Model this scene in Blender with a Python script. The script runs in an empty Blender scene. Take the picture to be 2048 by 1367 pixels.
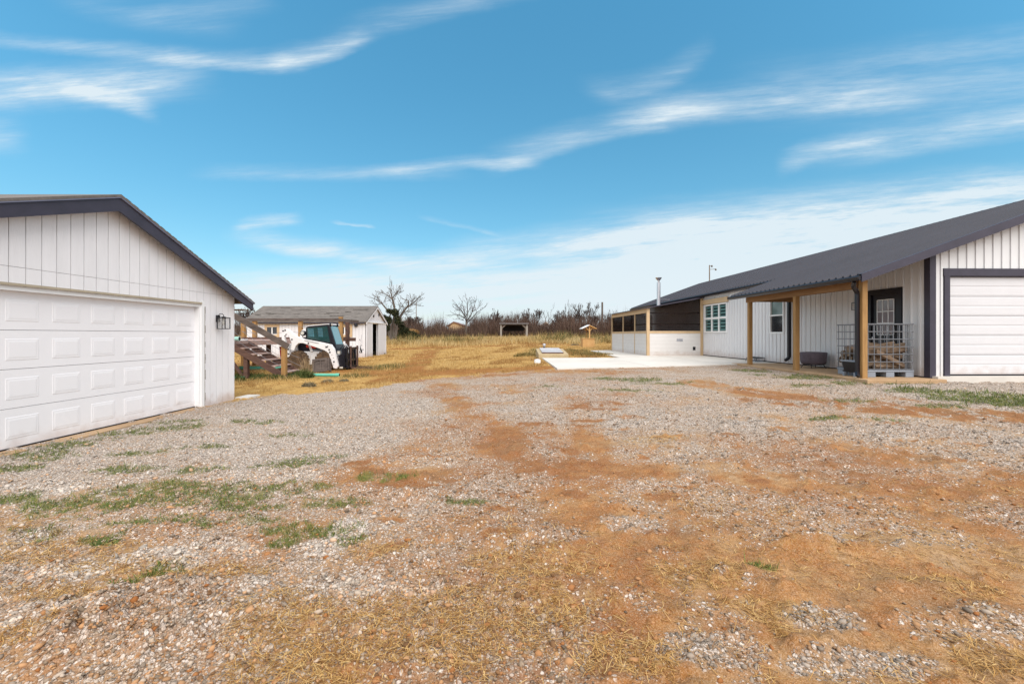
import bpy, bmesh, math, random
import numpy as np
from mathutils import Vector, Matrix, Euler
R = math.radians
PI = math.pi
random.seed(7)
scene = bpy.context.scene
COL = scene.collection
F, CX, HZ, CAMZ = 910.0, 1021.0, 669.0, 1.5

def W(px, py, Y):
    """a measured point of the place: pixel of the survey photo at depth Y -> world"""
    return ((px - CX) * Y / F, Y, CAMZ - (py - HZ) * Y / F)

# ------------------------------------------------------------------ terrain
def sstep(a, b, x):
    t = np.clip((x - a) / (b - a), 0, 1)
    return t * t * (3 - 2 * t)

def tz(X, Y):
    X = np.asarray(X, float); Y = np.asarray(Y, float)
    b = 0.42 * sstep(-6.8, 2.6, X) * sstep(-1.0, 13.0, Y)
    s = sstep(18, 95, Y)
    return b * (1 - s) + 0.97 * s

def gz(x, y):
    return float(tz(x, y))

def G(px, py):
    """pixel on the ground -> world x, y"""
    Y = 910 * 1.4 / max(py - HZ, 3.0)
    for _ in range(25):
        X = (px - CX) * Y / F
        Y2 = F * (CAMZ - gz(X, Y)) / max(py - HZ, 3.0)
        Y = 0.5 * Y + 0.5 * Y2
    return (px - CX) * Y / F, Y

# numpy value noise
def _hash(ix, iy, seed):
    n = (ix.astype(np.int64) * 374761393 + iy.astype(np.int64) * 668265263 + seed * 1442695041) & 0x7fffffff
    n = ((n ^ (n >> 13)) * 1274126177) & 0x7fffffff
    n = (n ^ (n >> 16)) & 0x7fffffff
    return (n % 1000003) / 1000003.0

def vn(x, y, seed=0):
    x0 = np.floor(x); y0 = np.floor(y)
    fx = x - x0; fy = y - y0
    fx = fx * fx * (3 - 2 * fx); fy = fy * fy * (3 - 2 * fy)
    a = _hash(x0, y0, seed); b = _hash(x0 + 1, y0, seed)
    c = _hash(x0, y0 + 1, seed); d = _hash(x0 + 1, y0 + 1, seed)
    return (a * (1 - fx) + b * fx) * (1 - fy) + (c * (1 - fx) + d * fx) * fy

def fbm(x, y, octv=4, seed=0):
    s = 0; amp = 1; tot = 0
    for o in range(octv):
        s = s + amp * vn(x * 2 ** o + 17.3 * o, y * 2 ** o - 9.1 * o, seed + o)
        tot += amp; amp *= 0.55
    return s / tot

# ------------------------------------------------------------------ materials
def new_mat(name):
    m = bpy.data.materials.new(name); m.use_nodes = True
    nt = m.node_tree
    b = nt.nodes['Principled BSDF']
    return m, nt, b

def mat(name, col, rough=0.6, metal=0.0, var=0.12, scale=3.0, stretch=(1, 1, 1), col2=None, fac=0.5, bump=0.0, bscale=40.0,
        spec=0.4, detail=5.0):
    m, nt, b = new_mat(name)
    tc = nt.nodes.new('ShaderNodeNewGeometry')
    mp = nt.nodes.new('ShaderNodeMapping'); mp.inputs['Scale'].default_value = stretch
    nt.links.new(tc.outputs['Position'], mp.inputs['Vector'])
    nz = nt.nodes.new('ShaderNodeTexNoise'); nz.inputs['Scale'].default_value = scale; nz.inputs['Detail'].default_value = detail
    nz.inputs['Roughness'].default_value = 0.65
    nt.links.new(mp.outputs['Vector'], nz.inputs['Vector'])
    rp = nt.nodes.new('ShaderNodeValToRGB')
    c = np.array(col[:3]); c2 = np.array(col2[:3]) if col2 is not None else c * (1 + var)
    lo = c * (1 - var) if col2 is None else c
    rp.color_ramp.elements[0].position = 0.5 - 0.2; rp.color_ramp.elements[1].position = 0.5 + 0.2
    rp.color_ramp.elements[0].color = (*lo, 1); rp.color_ramp.elements[1].color = (*np.clip(c2, 0, 1), 1)
    nt.links.new(nz.outputs['Fac'], rp.inputs['Fac'])
    nt.links.new(rp.outputs['Color'], b.inputs['Base Color'])
    b.inputs['Roughness'].default_value = rough; b.inputs['Metallic'].default_value = metal
    b.inputs['Specular IOR Level'].default_value = spec
    if bump > 0:
        n2 = nt.nodes.new('ShaderNodeTexNoise'); n2.inputs['Scale'].default_value = bscale; n2.inputs['Detail'].default_value = 4
        nt.links.new(mp.outputs['Vector'], n2.inputs['Vector'])
        bp = nt.nodes.new('ShaderNodeBump'); bp.inputs['Strength'].default_value = bump; bp.inputs['Distance'].default_value = 0.02
        nt.links.new(n2.outputs['Fac'], bp.inputs['Height']); nt.links.new(bp.outputs['Normal'], b.inputs['Normal'])
    return m

def attr_mat(name, rough=0.8, spec=0.2, trans=0.0):
    m, nt, b = new_mat(name)
    a = nt.nodes.new('ShaderNodeAttribute'); a.attribute_name = 'tint'
    nt.links.new(a.outputs['Color'], b.inputs['Base Color'])
    b.inputs['Roughness'].default_value = rough; b.inputs['Specular IOR Level'].default_value = spec
    return m

def add_dust(m, z0, z1, col=(0.36, 0.20, 0.11), amt=.5):
    nt = m.node_tree; b = nt.nodes['Principled BSDF']; N = nt.nodes.new; L = nt.links.new
    src = b.inputs['Base Color'].links[0].from_socket
    g = N('ShaderNodeNewGeometry'); sp = N('ShaderNodeSeparateXYZ'); L(g.outputs['Position'], sp.inputs[0])
    nz = N('ShaderNodeTexNoise'); nz.inputs['Scale'].default_value = 5; nz.inputs['Detail'].default_value = 6; L(g.outputs['Position'], nz.inputs['Vector'])
    a = N('ShaderNodeMath'); a.operation = 'MULTIPLY_ADD'; a.inputs[1].default_value = -.5; L(nz.outputs['Fac'], a.inputs[0]); L(sp.outputs[2], a.inputs[2])
    r = N('ShaderNodeMapRange'); r.interpolation_type = 'SMOOTHSTEP'; r.inputs[1].default_value = z1 - .25; r.inputs[2].default_value = z0 - .25; r.inputs[4].default_value = amt; L(a.outputs[0], r.inputs[0])
    x = N('ShaderNodeMix'); x.data_type = 'RGBA'; L(r.outputs[0], x.inputs[0]); L(src, x.inputs[6]); x.inputs[7].default_value = (*col, 1); L(x.outputs[2], b.inputs['Base Color'])

M = {}
M['white_siding'] = mat('white_siding', (0.80, 0.79, 0.815), 0.5, var=0.04, scale=2.0, stretch=(1, 3, 0.5), bump=0.15, bscale=25)
M['groove'] = mat('groove', (0.25, 0.24, 0.24), 0.8)
M['door_white'] = mat('door_white', (0.85, 0.84, 0.87), 0.4, var=0.02, scale=1.2)
M['overhead_white'] = mat('overhead_white', (0.64, 0.64, 0.665), 0.4, var=0.02)
M['metal_white'] = mat('metal_white', (0.72, 0.72, 0.74), 0.4, var=0.03, scale=0.8, stretch=(1, 1, 0.3))
M['front_white'] = mat('front_white', (0.67, 0.675, 0.69), 0.4, var=0.03, scale=0.8, stretch=(1, 1, 0.3))
M['shed_white'] = mat('shed_white', (0.66, 0.66, 0.70), 0.6, var=0.06, scale=1.5, stretch=(1, 1, 0.4))
M['charcoal'] = mat('charcoal', (0.042, 0.038, 0.058), 0.5, var=0.15)
M['roof_metal'] = mat('roof_metal', (0.034, 0.033, 0.044), 0.42, metal=0.0, var=0.12, scale=0.6, spec=0.16)
M['black'] = mat('black', (0.010, 0.009, 0.014), 0.35, var=0.2)
M['shingle'] = mat('shingle', (0.15, 0.135, 0.125), 0.9, var=0.3, scale=2.5, stretch=(1, 2.5, 2.5), bump=0.3, bscale=20)
M['wood_post'] = mat('wood_post', (0.26, 0.135, 0.045), 0.7, col2=(0.40, 0.23, 0.085), scale=6, stretch=(2, 2, 0.25), bump=0.2)
M['wood_beam'] = mat('wood_beam', (0.20, 0.095, 0.032), 0.7, col2=(0.29, 0.15, 0.055), scale=5, stretch=(2, 0.3, 2), bump=0.2)
M['wood_tan'] = mat('wood_tan', (0.52, 0.37, 0.22), 0.7, var=0.08, scale=3)
M['wood_grey'] = mat('wood_grey', (0.058, 0.043, 0.038), 0.8, col2=(0.135, 0.105, 0.092), scale=5, stretch=(0.5, 2, 2), bump=0.3)
M['wood_red'] = mat('wood_red', (0.062, 0.030, 0.022), 0.75, col2=(0.14, 0.075, 0.056), scale=5, stretch=(0.5, 2, 2), bump=0.2)
M['wood_tread'] = mat('wood_tread', (0.30, 0.18, 0.15), 0.75, col2=(0.45, 0.33, 0.29), scale=5, stretch=(2, 0.4, 2))
M['cream'] = mat('cream', (0.66, 0.635, 0.62), 0.6, var=0.04, scale=1.2, stretch=(1, 1, 3))
M['seam'] = mat('seam', (0.36, 0.32, 0.28), 0.8)
M['concrete'] = mat('concrete', (0.60, 0.565, 0.52), 0.85, var=0.10, scale=0.9, bump=0.08, bscale=60)
M['concrete_tan'] = mat('concrete_tan', (0.33, 0.205, 0.11), 0.8, col2=(0.50, 0.34, 0.20), scale=0.9, bump=0.08)
M['concrete_old'] = mat('concrete_old', (0.36, 0.27, 0.15), 0.85, col2=(0.46, 0.37, 0.23), scale=3)
M['steel'] = mat('steel', (0.20, 0.21, 0.235), 0.35, metal=0.25, var=0.1)
M['galv'] = mat('galv', (0.62, 0.62, 0.66), 0.3, metal=0.85, var=0.1)
M['plastic_grey'] = mat('plastic_grey', (0.24, 0.27, 0.32), 0.5)
M['pipe_green'] = mat('pipe_green', (0.10, 0.42, 0.32), 0.45, var=0.1)
M['pipe_pale'] = mat('pipe_pale', (0.32, 0.55, 0.50), 0.45, var=0.1)
M['cover'] = mat('cover', (0.105, 0.085, 0.105), 0.85, var=0.25, scale=6, bump=0.5, bscale=6)
M['mach_white'] = mat('mach_white', (0.74, 0.72, 0.72), 0.4, var=0.05, scale=3)
M['tyre'] = mat('tyre', (0.035, 0.022, 0.014), 0.9, col2=(0.15, 0.092, 0.05), scale=7, bump=0.3)
M['red'] = mat('red', (0.55, 0.045, 0.025), 0.5)
M['lamp_grey'] = mat('lamp_grey', (0.55, 0.52, 0.46), 0.3)
M['bark'] = mat('bark', (0.075, 0.06, 0.05), 0.9, col2=(0.16, 0.13, 0.11), scale=3, stretch=(2, 2, 0.5))
M['bark_pale'] = mat('bark_pale', (0.12, 0.095, 0.08), 0.9, col2=(0.26, 0.215, 0.18), scale=2, stretch=(2, 2, 0.5))
M['twig'] = mat('twig', (0.062, 0.042, 0.036), 0.9, var=0.25)
M['log_bark'] = mat('log_bark', (0.07, 0.045, 0.03), 0.9, col2=(0.24, 0.165, 0.11), scale=9, stretch=(0.6, 2, 2), bump=0.5)
M['log_wood'] = mat('log_wood', (0.13, 0.085, 0.055), 0.9, col2=(0.40, 0.30, 0.215), scale=8, stretch=(0.4, 2, 2))
M['well_wood'] = mat('well_wood', (0.48, 0.27, 0.10), 0.75, col2=(0.60, 0.38, 0.17), scale=4)
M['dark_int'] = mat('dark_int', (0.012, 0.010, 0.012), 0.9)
M['white_trim'] = mat('white_trim', (0.82, 0.82, 0.83), 0.4, var=0.02)
M['blind'] = mat('blind', (0.10, 0.20, 0.20), 0.6, var=0.1)
M['brown_roof'] = mat('brown_roof', (0.16, 0.09, 0.075), 0.8)
M['soffit'] = mat('soffit', (0.13, 0.075, 0.045), 0.8)
M['leaf_dark'] = attr_mat('leaf_dark', 0.8)
M['blade'] = attr_mat('blade', 0.75)
M['stone'] = attr_mat('stone', 0.85)

add_dust(M['white_siding'], -.08, .30); add_dust(M['door_white'], -.08, .22, amt=.3); add_dust(M['metal_white'], .45, .85, amt=.32); add_dust(M['front_white'], .45, .85, amt=.35); add_dust(M['overhead_white'], .5, .8, amt=.3); add_dust(M['shed_white'], -.05, .5, amt=.5); add_dust(M['cream'], .4, .75, amt=.35)

def glass_mat(name, col, rough=0.06, spec=0.6):
    m, nt, b = new_mat(name)
    b.inputs['Base Color'].default_value = (*col, 1); b.inputs['Roughness'].default_value = rough
    b.inputs['Specular IOR Level'].default_value = spec
    b.inputs['Coat Weight'].default_value = 0.4; b.inputs['Coat Roughness'].default_value = 0.03
    return m
M['glass_dark'] = glass_mat('glass_dark', (0.022, 0.024, 0.030))
M['glass_grey'] = glass_mat('glass_grey', (0.10, 0.15, 0.145))
M['glass_door'] = glass_mat('glass_door', (0.20, 0.165, 0.18))  # pinkish base colour stands in for the reflection in the pane
M['glass_teal'] = glass_mat('glass_teal', (0.012, 0.045, 0.045))
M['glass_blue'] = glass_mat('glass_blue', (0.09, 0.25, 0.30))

def screen_mat(name, col, opac):
    m, nt, b = new_mat(name)
    b.inputs['Base Color'].default_value = (*col, 1); b.inputs['Roughness'].default_value = 1.0; b.inputs['Specular IOR Level'].default_value = 0.0
    tr = nt.nodes.new('ShaderNodeBsdfTransparent'); mx = nt.nodes.new('ShaderNodeMixShader')
    mx.inputs['Fac'].default_value = opac
    nt.links.new(tr.outputs[0], mx.inputs[1]); nt.links.new(b.outputs[0], mx.inputs[2])
    nt.links.new(mx.outputs[0], nt.nodes['Material Output'].inputs['Surface'])
    return m
M['screen'] = screen_mat('screen', (0.026, 0.018, 0.016), 0.46)
M['clear'] = screen_mat('clear', (0.5, 0.5, 0.5), 0.12)

# ------------------------------------------------------------------ mesh builder
class MB:
    def __init__(self):
        self.v = []; self.f = []; self.mi = []
    def add(self, vs, fs, mi=0):
        o = len(self.v); self.v.extend([tuple(p) for p in vs])
        for f in fs:
            self.f.append(tuple(i + o for i in f)); self.mi.append(mi)
        return self
    def hexa(self, p, mi=0):
        return self.add(p, [(0, 3, 2, 1), (4, 5, 6, 7), (0, 1, 5, 4), (1, 2, 6, 5), (2, 3, 7, 6), (3, 0, 4, 7)], mi)
    def bb(self, x0, x1, y0, y1, z0, z1, mi=0):
        return self.hexa([(x0, y0, z0), (x1, y0, z0), (x1, y1, z0), (x0, y1, z0),
                          (x0, y0, z1), (x1, y0, z1), (x1, y1, z1), (x0, y1, z1)], mi)
    def obox(self, c, s, mtx, mi=0):
        c = Vector(c); P = []
        for dz in (-1, 1):
            for dx, dy in ((-1, -1), (1, -1), (1, 1), (-1, 1)):
                P.append(c + mtx @ Vector((dx * s[0] / 2, dy * s[1] / 2, dz * s[2] / 2)))
        return self.hexa(P, mi)
    def bar(self, a, b, w, h, up=(0, 0, 1), mi=0):
        a = Vector(a); b = Vector(b); d = (b - a); L = d.length; d.normalize()
        u = Vector(up); s = d.cross(u)
        if s.length < 1e-5: s = d.cross(Vector((1, 0, 0)))
        s.normalize(); u = s.cross(d)
        m = Matrix((s, d, u)).transposed()
        return self.obox((a + b) / 2, (w, L, h), m, mi)
    def prism(self, poly, axis, d0, d1, mi=0):
        """poly: 2-D outline; axis 'y': (x,z) outline pushed from y=d0 to d1; 'x': (y,z); 'z': (x,y)"""
        def P(p, d):
            return {'y': (p[0], d, p[1]), 'x': (d, p[0], p[1]), 'z': (p[0], p[1], d)}[axis]
        n = len(poly)
        vs = [P(p, d0) for p in poly] + [P(p, d1) for p in poly]
        fs = [tuple(range(n)), tuple(range(2 * n - 1, n - 1, -1))]
        for i in range(n):
            j = (i + 1) % n
            fs.append((i, j, n + j, n + i))
        return self.add(vs, fs, mi)
    def tube(self, pts, rad, n=6, mi=0, caps=True):
        pts = [Vector(p) for p in pts]
        if not isinstance(rad, (list, tuple)): rad = [rad] * len(pts)
        vs = []; fs = []
        ref = Vector((0.123, 0.31, 0.94))
        for i, p in enumerate(pts):
            d = (pts[min(i + 1, len(pts) - 1)] - pts[max(i - 1, 0)])
            if d.length < 1e-9: d = Vector((0, 0, 1))
            d.normalize()
            s = d.cross(ref)
            if s.length < 0.05: s = d.cross(Vector((1, 0, 0)))
            s.normalize(); t = s.cross(d)
            for k in range(n):
                a = 2 * PI * k / n
                vs.append(p + (s * math.cos(a) + t * math.sin(a)) * rad[i])
        for i in range(len(pts) - 1):
            for k in range(n):
                k2 = (k + 1) % n
                fs.append((i * n + k, i * n + k2, (i + 1) * n + k2, (i + 1) * n + k))
        if caps:
            fs.append(tuple(range(n - 1, -1, -1))); fs.append(tuple(range((len(pts) - 1) * n, len(pts) * n)))
        return self.add(vs, fs, mi)
    def lathe(self, c, prof, n=20, axis='z', mi=0):
        """prof: list of (radius, height) from bottom to top"""
        vs = []; fs = []
        for r, h in prof:
            for k in range(n):
                a = 2 * PI * k / n
                x, y = r * math.cos(a), r * math.sin(a)
                p = {'z': (x, y, h), 'y': (x, h, y), 'x': (h, x, y)}[axis]
                vs.append((c[0] + p[0], c[1] + p[1], c[2] + p[2]))
        for i in range(len(prof) - 1):
            for k in range(n):
                k2 = (k + 1) % n
                fs.append((i * n + k, i * n + k2, (i + 1) * n + k2, (i + 1) * n + k))
        fs.append(tuple(range(n - 1, -1, -1))); fs.append(tuple(range((len(prof) - 1) * n, len(prof) * n)))
        return self.add(vs, fs, mi)
    def build(self, name, mats, parent=None, smooth=False, bevel=0.0, origin=None):
        me = bpy.data.meshes.new(name)
        off = Vector((0, 0, 0))
        if parent is not None: off = parent_world(parent)
        if origin is not None: off = Vector(origin)
        me.from_pydata([tuple(Vector(p) - off) for p in self.v], [], self.f)
        if not isinstance(mats, (list, tuple)): mats = [mats]
        for m in mats: me.materials.append(m)
        if len(mats) > 1: me.polygons.foreach_set('material_index', self.mi)
        bm = bmesh.new(); bm.from_mesh(me)
        bmesh.ops.recalc_face_normals(bm, faces=bm.faces)
        bm.to_mesh(me); bm.free()
        if smooth:
            me.polygons.foreach_set('use_smooth', [True] * len(me.polygons))
            if smooth is not True: pass
        o = bpy.data.objects.new(name, me); COL.objects.link(o)
        if parent is not None:
            o.parent = parent; WORLD[o.name] = off
        else:
            o.location = off; WORLD[o.name] = off
        if bevel > 0:
            md = o.modifiers.new('bevel', 'BEVEL'); md.width = bevel; md.segments = 2; md.limit_method = 'ANGLE'
        return o

WORLD = {}
def parent_world(p): return WORLD[p.name].copy()

def tag(o, label=None, cat=None, group=None, kind=None):
    if label: o['label'] = label
    if cat: o['category'] = cat
    if group: o['group'] = group
    if kind: o['kind'] = kind
    return o

def thing(name, loc, label, cat, group=None):
    o = bpy.data.objects.new(name, None); COL.objects.link(o)
    o.empty_display_size = 0.2
    o.location = loc; WORLD[o.name] = Vector(loc)
    return tag(o, label, cat, group)

def np_mesh(name, V, faces_n, idx, mats, tint=None, mi=None):
    """fast mesh from numpy: V (n,3); idx flat; faces_n verts per face (int)"""
    me = bpy.data.meshes.new(name)
    nf = len(idx) // faces_n
    me.vertices.add(len(V)); me.vertices.foreach_set('co', np.asarray(V, np.float32).ravel())
    me.loops.add(len(idx)); me.loops.foreach_set('vertex_index', np.asarray(idx, np.int32))
    me.polygons.add(nf)
    me.polygons.foreach_set('loop_start', np.arange(0, len(idx), faces_n, dtype=np.int32))
    me.update(calc_edges=True)
    for m in (mats if isinstance(mats, (list, tuple)) else [mats]): me.materials.append(m)
    if tint is not None:
        a = me.attributes.new('tint', 'FLOAT_COLOR', 'POINT')
        a.data.foreach_set('color', np.concatenate([tint, np.ones((len(tint), 1))], 1).astype(np.float32).ravel())
    me.validate()
    o = bpy.data.objects.new(name, me); COL.objects.link(o)
    return o

# wall cladding: strips of board with openings cut out
def strips(mb, mp, spans, d0, d1, zb, ztop, openings=(), mi=0):
    """mp(s,z,d)->world. spans: (sa,sb). ztop: function. openings: (s0,s1,z0,z1)"""
    for sa, sb in spans:
        cuts = sorted({sa, sb} | {c for o in openings for c in o[:2] if sa < c < sb} | {c for c in getattr(ztop, 'kinks', ()) if sa < c < sb})
        for a, b in zip(cuts[:-1], cuts[1:]):
            mid = (a + b) / 2
            iv = [(zb, None)]
            for (o0, o1, q0, q1) in openings:
                if o0 < mid < o1:
                    new = []
                    for lo, hi in iv:
                        H = hi if hi is not None else 1e9
                        if q1 <= lo or q0 >= H: new.append((lo, hi)); continue
                        if q0 > lo: new.append((lo, q0))
                        if q1 < H: new.append((q1, hi))
                    iv = new
            for lo, hi in iv:
                za = hi if hi is not None else ztop(a); zb2 = hi if hi is not None else ztop(b)
                if za <= lo + 1e-4 and zb2 <= lo + 1e-4: continue
                za = max(za, lo + 1e-3); zb2 = max(zb2, lo + 1e-3)
                mb.hexa([mp(a, lo, d0), mp(b, lo, d0), mp(b, lo, d1), mp(a, lo, d1),
                         mp(a, za, d0), mp(b, zb2, d0), mp(b, zb2, d1), mp(a, za, d1)], mi)

def spans(s0, s1, pitch, gap):
    out = []; n = max(1, round((s1 - s0) / pitch)); p = (s1 - s0) / n
    for i in range(n): out.append((s0 + i * p + gap / 2, s0 + (i + 1) * p - gap / 2))
    return out
def ribs(s0, s1, pitch, w):
    out = []; n = max(1, round((s1 - s0) / pitch)); p = (s1 - s0) / n
    for i in range(n): out.append((s0 + (i + .5) * p - w / 2, s0 + (i + .5) * p + w / 2))
    return out

# ------------------------------------------------------------------ ground cover plan (all in world metres)
def blobw(px, py, rx, ry):
    x, y = G(px, py); _, ya = G(px, py - ry); _, yb = G(px, py + ry)
    return x, y, rx * y / F, abs(ya - yb) / 2

def soft_ell(X, Y, e, soft=0.5):
    d = np.sqrt(((X - e[0]) / e[2]) ** 2 + ((Y - e[1]) / e[3]) ** 2)
    return 1 - sstep(1 - soft, 1 + soft, d)

def sd_poly(X, Y, pts):
    d = np.full(X.shape, 1e9); s = np.ones(X.shape)
    n = len(pts)
    for i in range(n):
        ax, ay = pts[i]; bx, by = pts[i - 1]
        ex, ey = bx - ax, by - ay; wx, wy = X - ax, Y - ay
        t = np.clip((wx * ex + wy * ey) / (ex * ex + ey * ey + 1e-9), 0, 1)
        d = np.minimum(d, (wx - ex * t) ** 2 + (wy - ey * t) ** 2)
        c1 = Y >= ay; c2 = Y < by; c3 = ex * wy > ey * wx
        flip = (c1 & c2 & c3) | (~c1 & ~c2 & ~c3)
        s = np.where(flip, -s, s)
    return s * np.sqrt(d)

def polym(X, Y, px, soft):
    pts = [G(*p) for p in px]
    return 1 - sstep(-soft, soft, sd_poly(X, Y, pts))

def strokem(X, Y, px, w):
    pts = [G(*p) for p in px]
    d = np.full(X.shape, 1e9)
    for (ax, ay), (bx, by) in zip(pts[:-1], pts[1:]):
        ex, ey = bx - ax, by - ay; wx, wy = X - ax, Y - ay
        t = np.clip((wx * ex + wy * ey) / (ex * ex + ey * ey + 1e-9), 0, 1)
        d = np.minimum(d, (wx - ex * t) ** 2 + (wy - ey * t) ** 2)
    return 1 - sstep(0.35 * w, w, np.sqrt(d))

_rb = random.Random(3)
DASH = [blobw(_rb.uniform(840, 2040), _rb.uniform(800, 985), _rb.uniform(14, 42), _rb.uniform(2.0, 5.0)) for _ in range(60)]
DASH += [blobw(_rb.uniform(660, 1500), _rb.uniform(900, 1150), _rb.uniform(20, 60), _rb.uniform(5, 12)) for _ in range(16)]
GREEN = [(40, 935, 60, 9), (110, 912, 60, 7), (190, 880, 60, 5), (300, 985, 130, 17), (190, 1008, 120, 17), (95, 1062, 70, 18), (210, 1078, 34, 12),
         (420, 1003, 120, 16), (560, 935, 65, 9), (640, 918, 40, 5), (620, 1062, 90, 16), (560, 1092, 34, 10), (330, 1146, 34, 10), (262, 1166, 20, 7),
         (765, 958, 50, 8), (350, 858, 46, 5), (250, 868, 60, 5), (460, 985, 100, 10), (520, 845, 40, 3), (590, 872, 40, 3), (1250, 757, 60, 3),
         (1100, 772, 30, 2), (1990, 800, 95, 12), (1880, 786, 70, 4), (1905, 815, 60, 4), (1600, 752, 70, 4), (1510, 741, 34, 3), (1690, 765, 30, 3),
         (1790, 768, 60, 3), (1510, 1132, 22, 8), (700, 1095, 30, 8), (1830, 780, 50, 2.5), 
         (1750, 842, 40, 3), (1660, 842, 40, 3), (20, 1000, 50, 12), (500, 1022, 80, 10), (930, 1005, 60, 5), (70, 905, 60, 8), (150, 890, 50, 5), (330, 845, 50, 4), (300, 905, 60, 5), (420, 895, 50, 4), (250, 940, 70, 7), (400, 945, 60, 6), (560, 985, 100, 12), (640, 1010, 90, 10), (130, 1030, 70, 10), (300, 1045, 100, 10), (470, 1050, 90, 9), (1330, 765, 60, 2.5), (1250, 780, 50, 2.5), (1690, 800, 50, 2.5), (2010, 792, 60, 10), (1940, 800, 60, 8), (1620, 772, 40, 2.5)]
GREEN = [blobw(*g) for g in GREEN]
STRAW = [(90, 1100, 150, 30), (240, 1140, 120, 16), (440, 1155, 90, 14), (560, 1250, 110, 50), (850, 1270, 230, 80), (1000, 1215, 200, 45), (640, 1330, 160, 50),
         (1080, 1130, 130, 26), (60, 1270, 60, 24), (1400, 1150, 80, 26), (1880, 1170, 110, 22), (1540, 1230, 100, 40), (100, 1185, 120, 14), (1980, 1310, 70, 40),
         (780, 1110, 90, 18), (1240, 1310, 150, 40), (60, 1045, 80, 14), (1330, 880, 80, 6)]
STRAW = [blobw(*g) for g in STRAW]
WHITEG = [(690, 1070, 90, 34), (600, 1105, 110, 26), (470, 1110, 150, 26), (330, 1120, 140, 24), (130, 1140, 140, 20), (420, 1190, 130, 16), (1280, 1050, 60, 16),
          (1130, 1075, 60, 20), (1480, 1150, 60, 22), (720, 1180, 90, 30), (1400, 1290, 110, 40), (2000, 1240, 60, 30), (1700, 1090, 90, 12), (1640, 1230, 70, 30),
          (140, 1215, 110, 16), (20, 1240, 60, 40), (560, 960, 160, 10), (90, 975, 130, 12), (1000, 1330, 80, 26), (1760, 1330, 160, 30), (860, 1190, 90, 14)]
WHITEG = [blobw(*g) for g in WHITEG]
MOUND = [(blobw(330, 1230, 190, 70), 0.075), (blobw(180, 1300, 150, 50), 0.03), (blobw(1060, 1070, 110, 26), 0.03), (blobw(1130, 1100, 60, 26), 0.035), (blobw(1060, 1175, 120, 20), 0.03),
         (blobw(1690, 1100, 120, 16), 0.04), (blobw(1850, 1175, 90, 14), 0.04), (blobw(1490, 1150, 50, 16), 0.04), (blobw(1580, 1180, 45, 14), 0.04), (blobw(1640, 1300, 60, 22), 0.04),
         (blobw(850, 918, 90, 6), 0.03), (blobw(800, 990, 60, 7), 0.04), (blobw(1600, 1090, 70, 12), 0.035), (blobw(700, 1250, 120, 20), 0.02), (blobw(2000, 1230, 60, 24), 0.03)]
_bx = [(-30, 10.2), (-6.4, 10.4), (-5.6, 10.9), (-4.6, 11.5), (-3.4, 12.3), (-2.4, 12.9), (-0.6, 13.6), (1.4, 14.3), (1.6, 20.6), (4.9, 20.7), (5.1, 29.5), (7.0, 31), (8, 34), (60, 34)]

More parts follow.
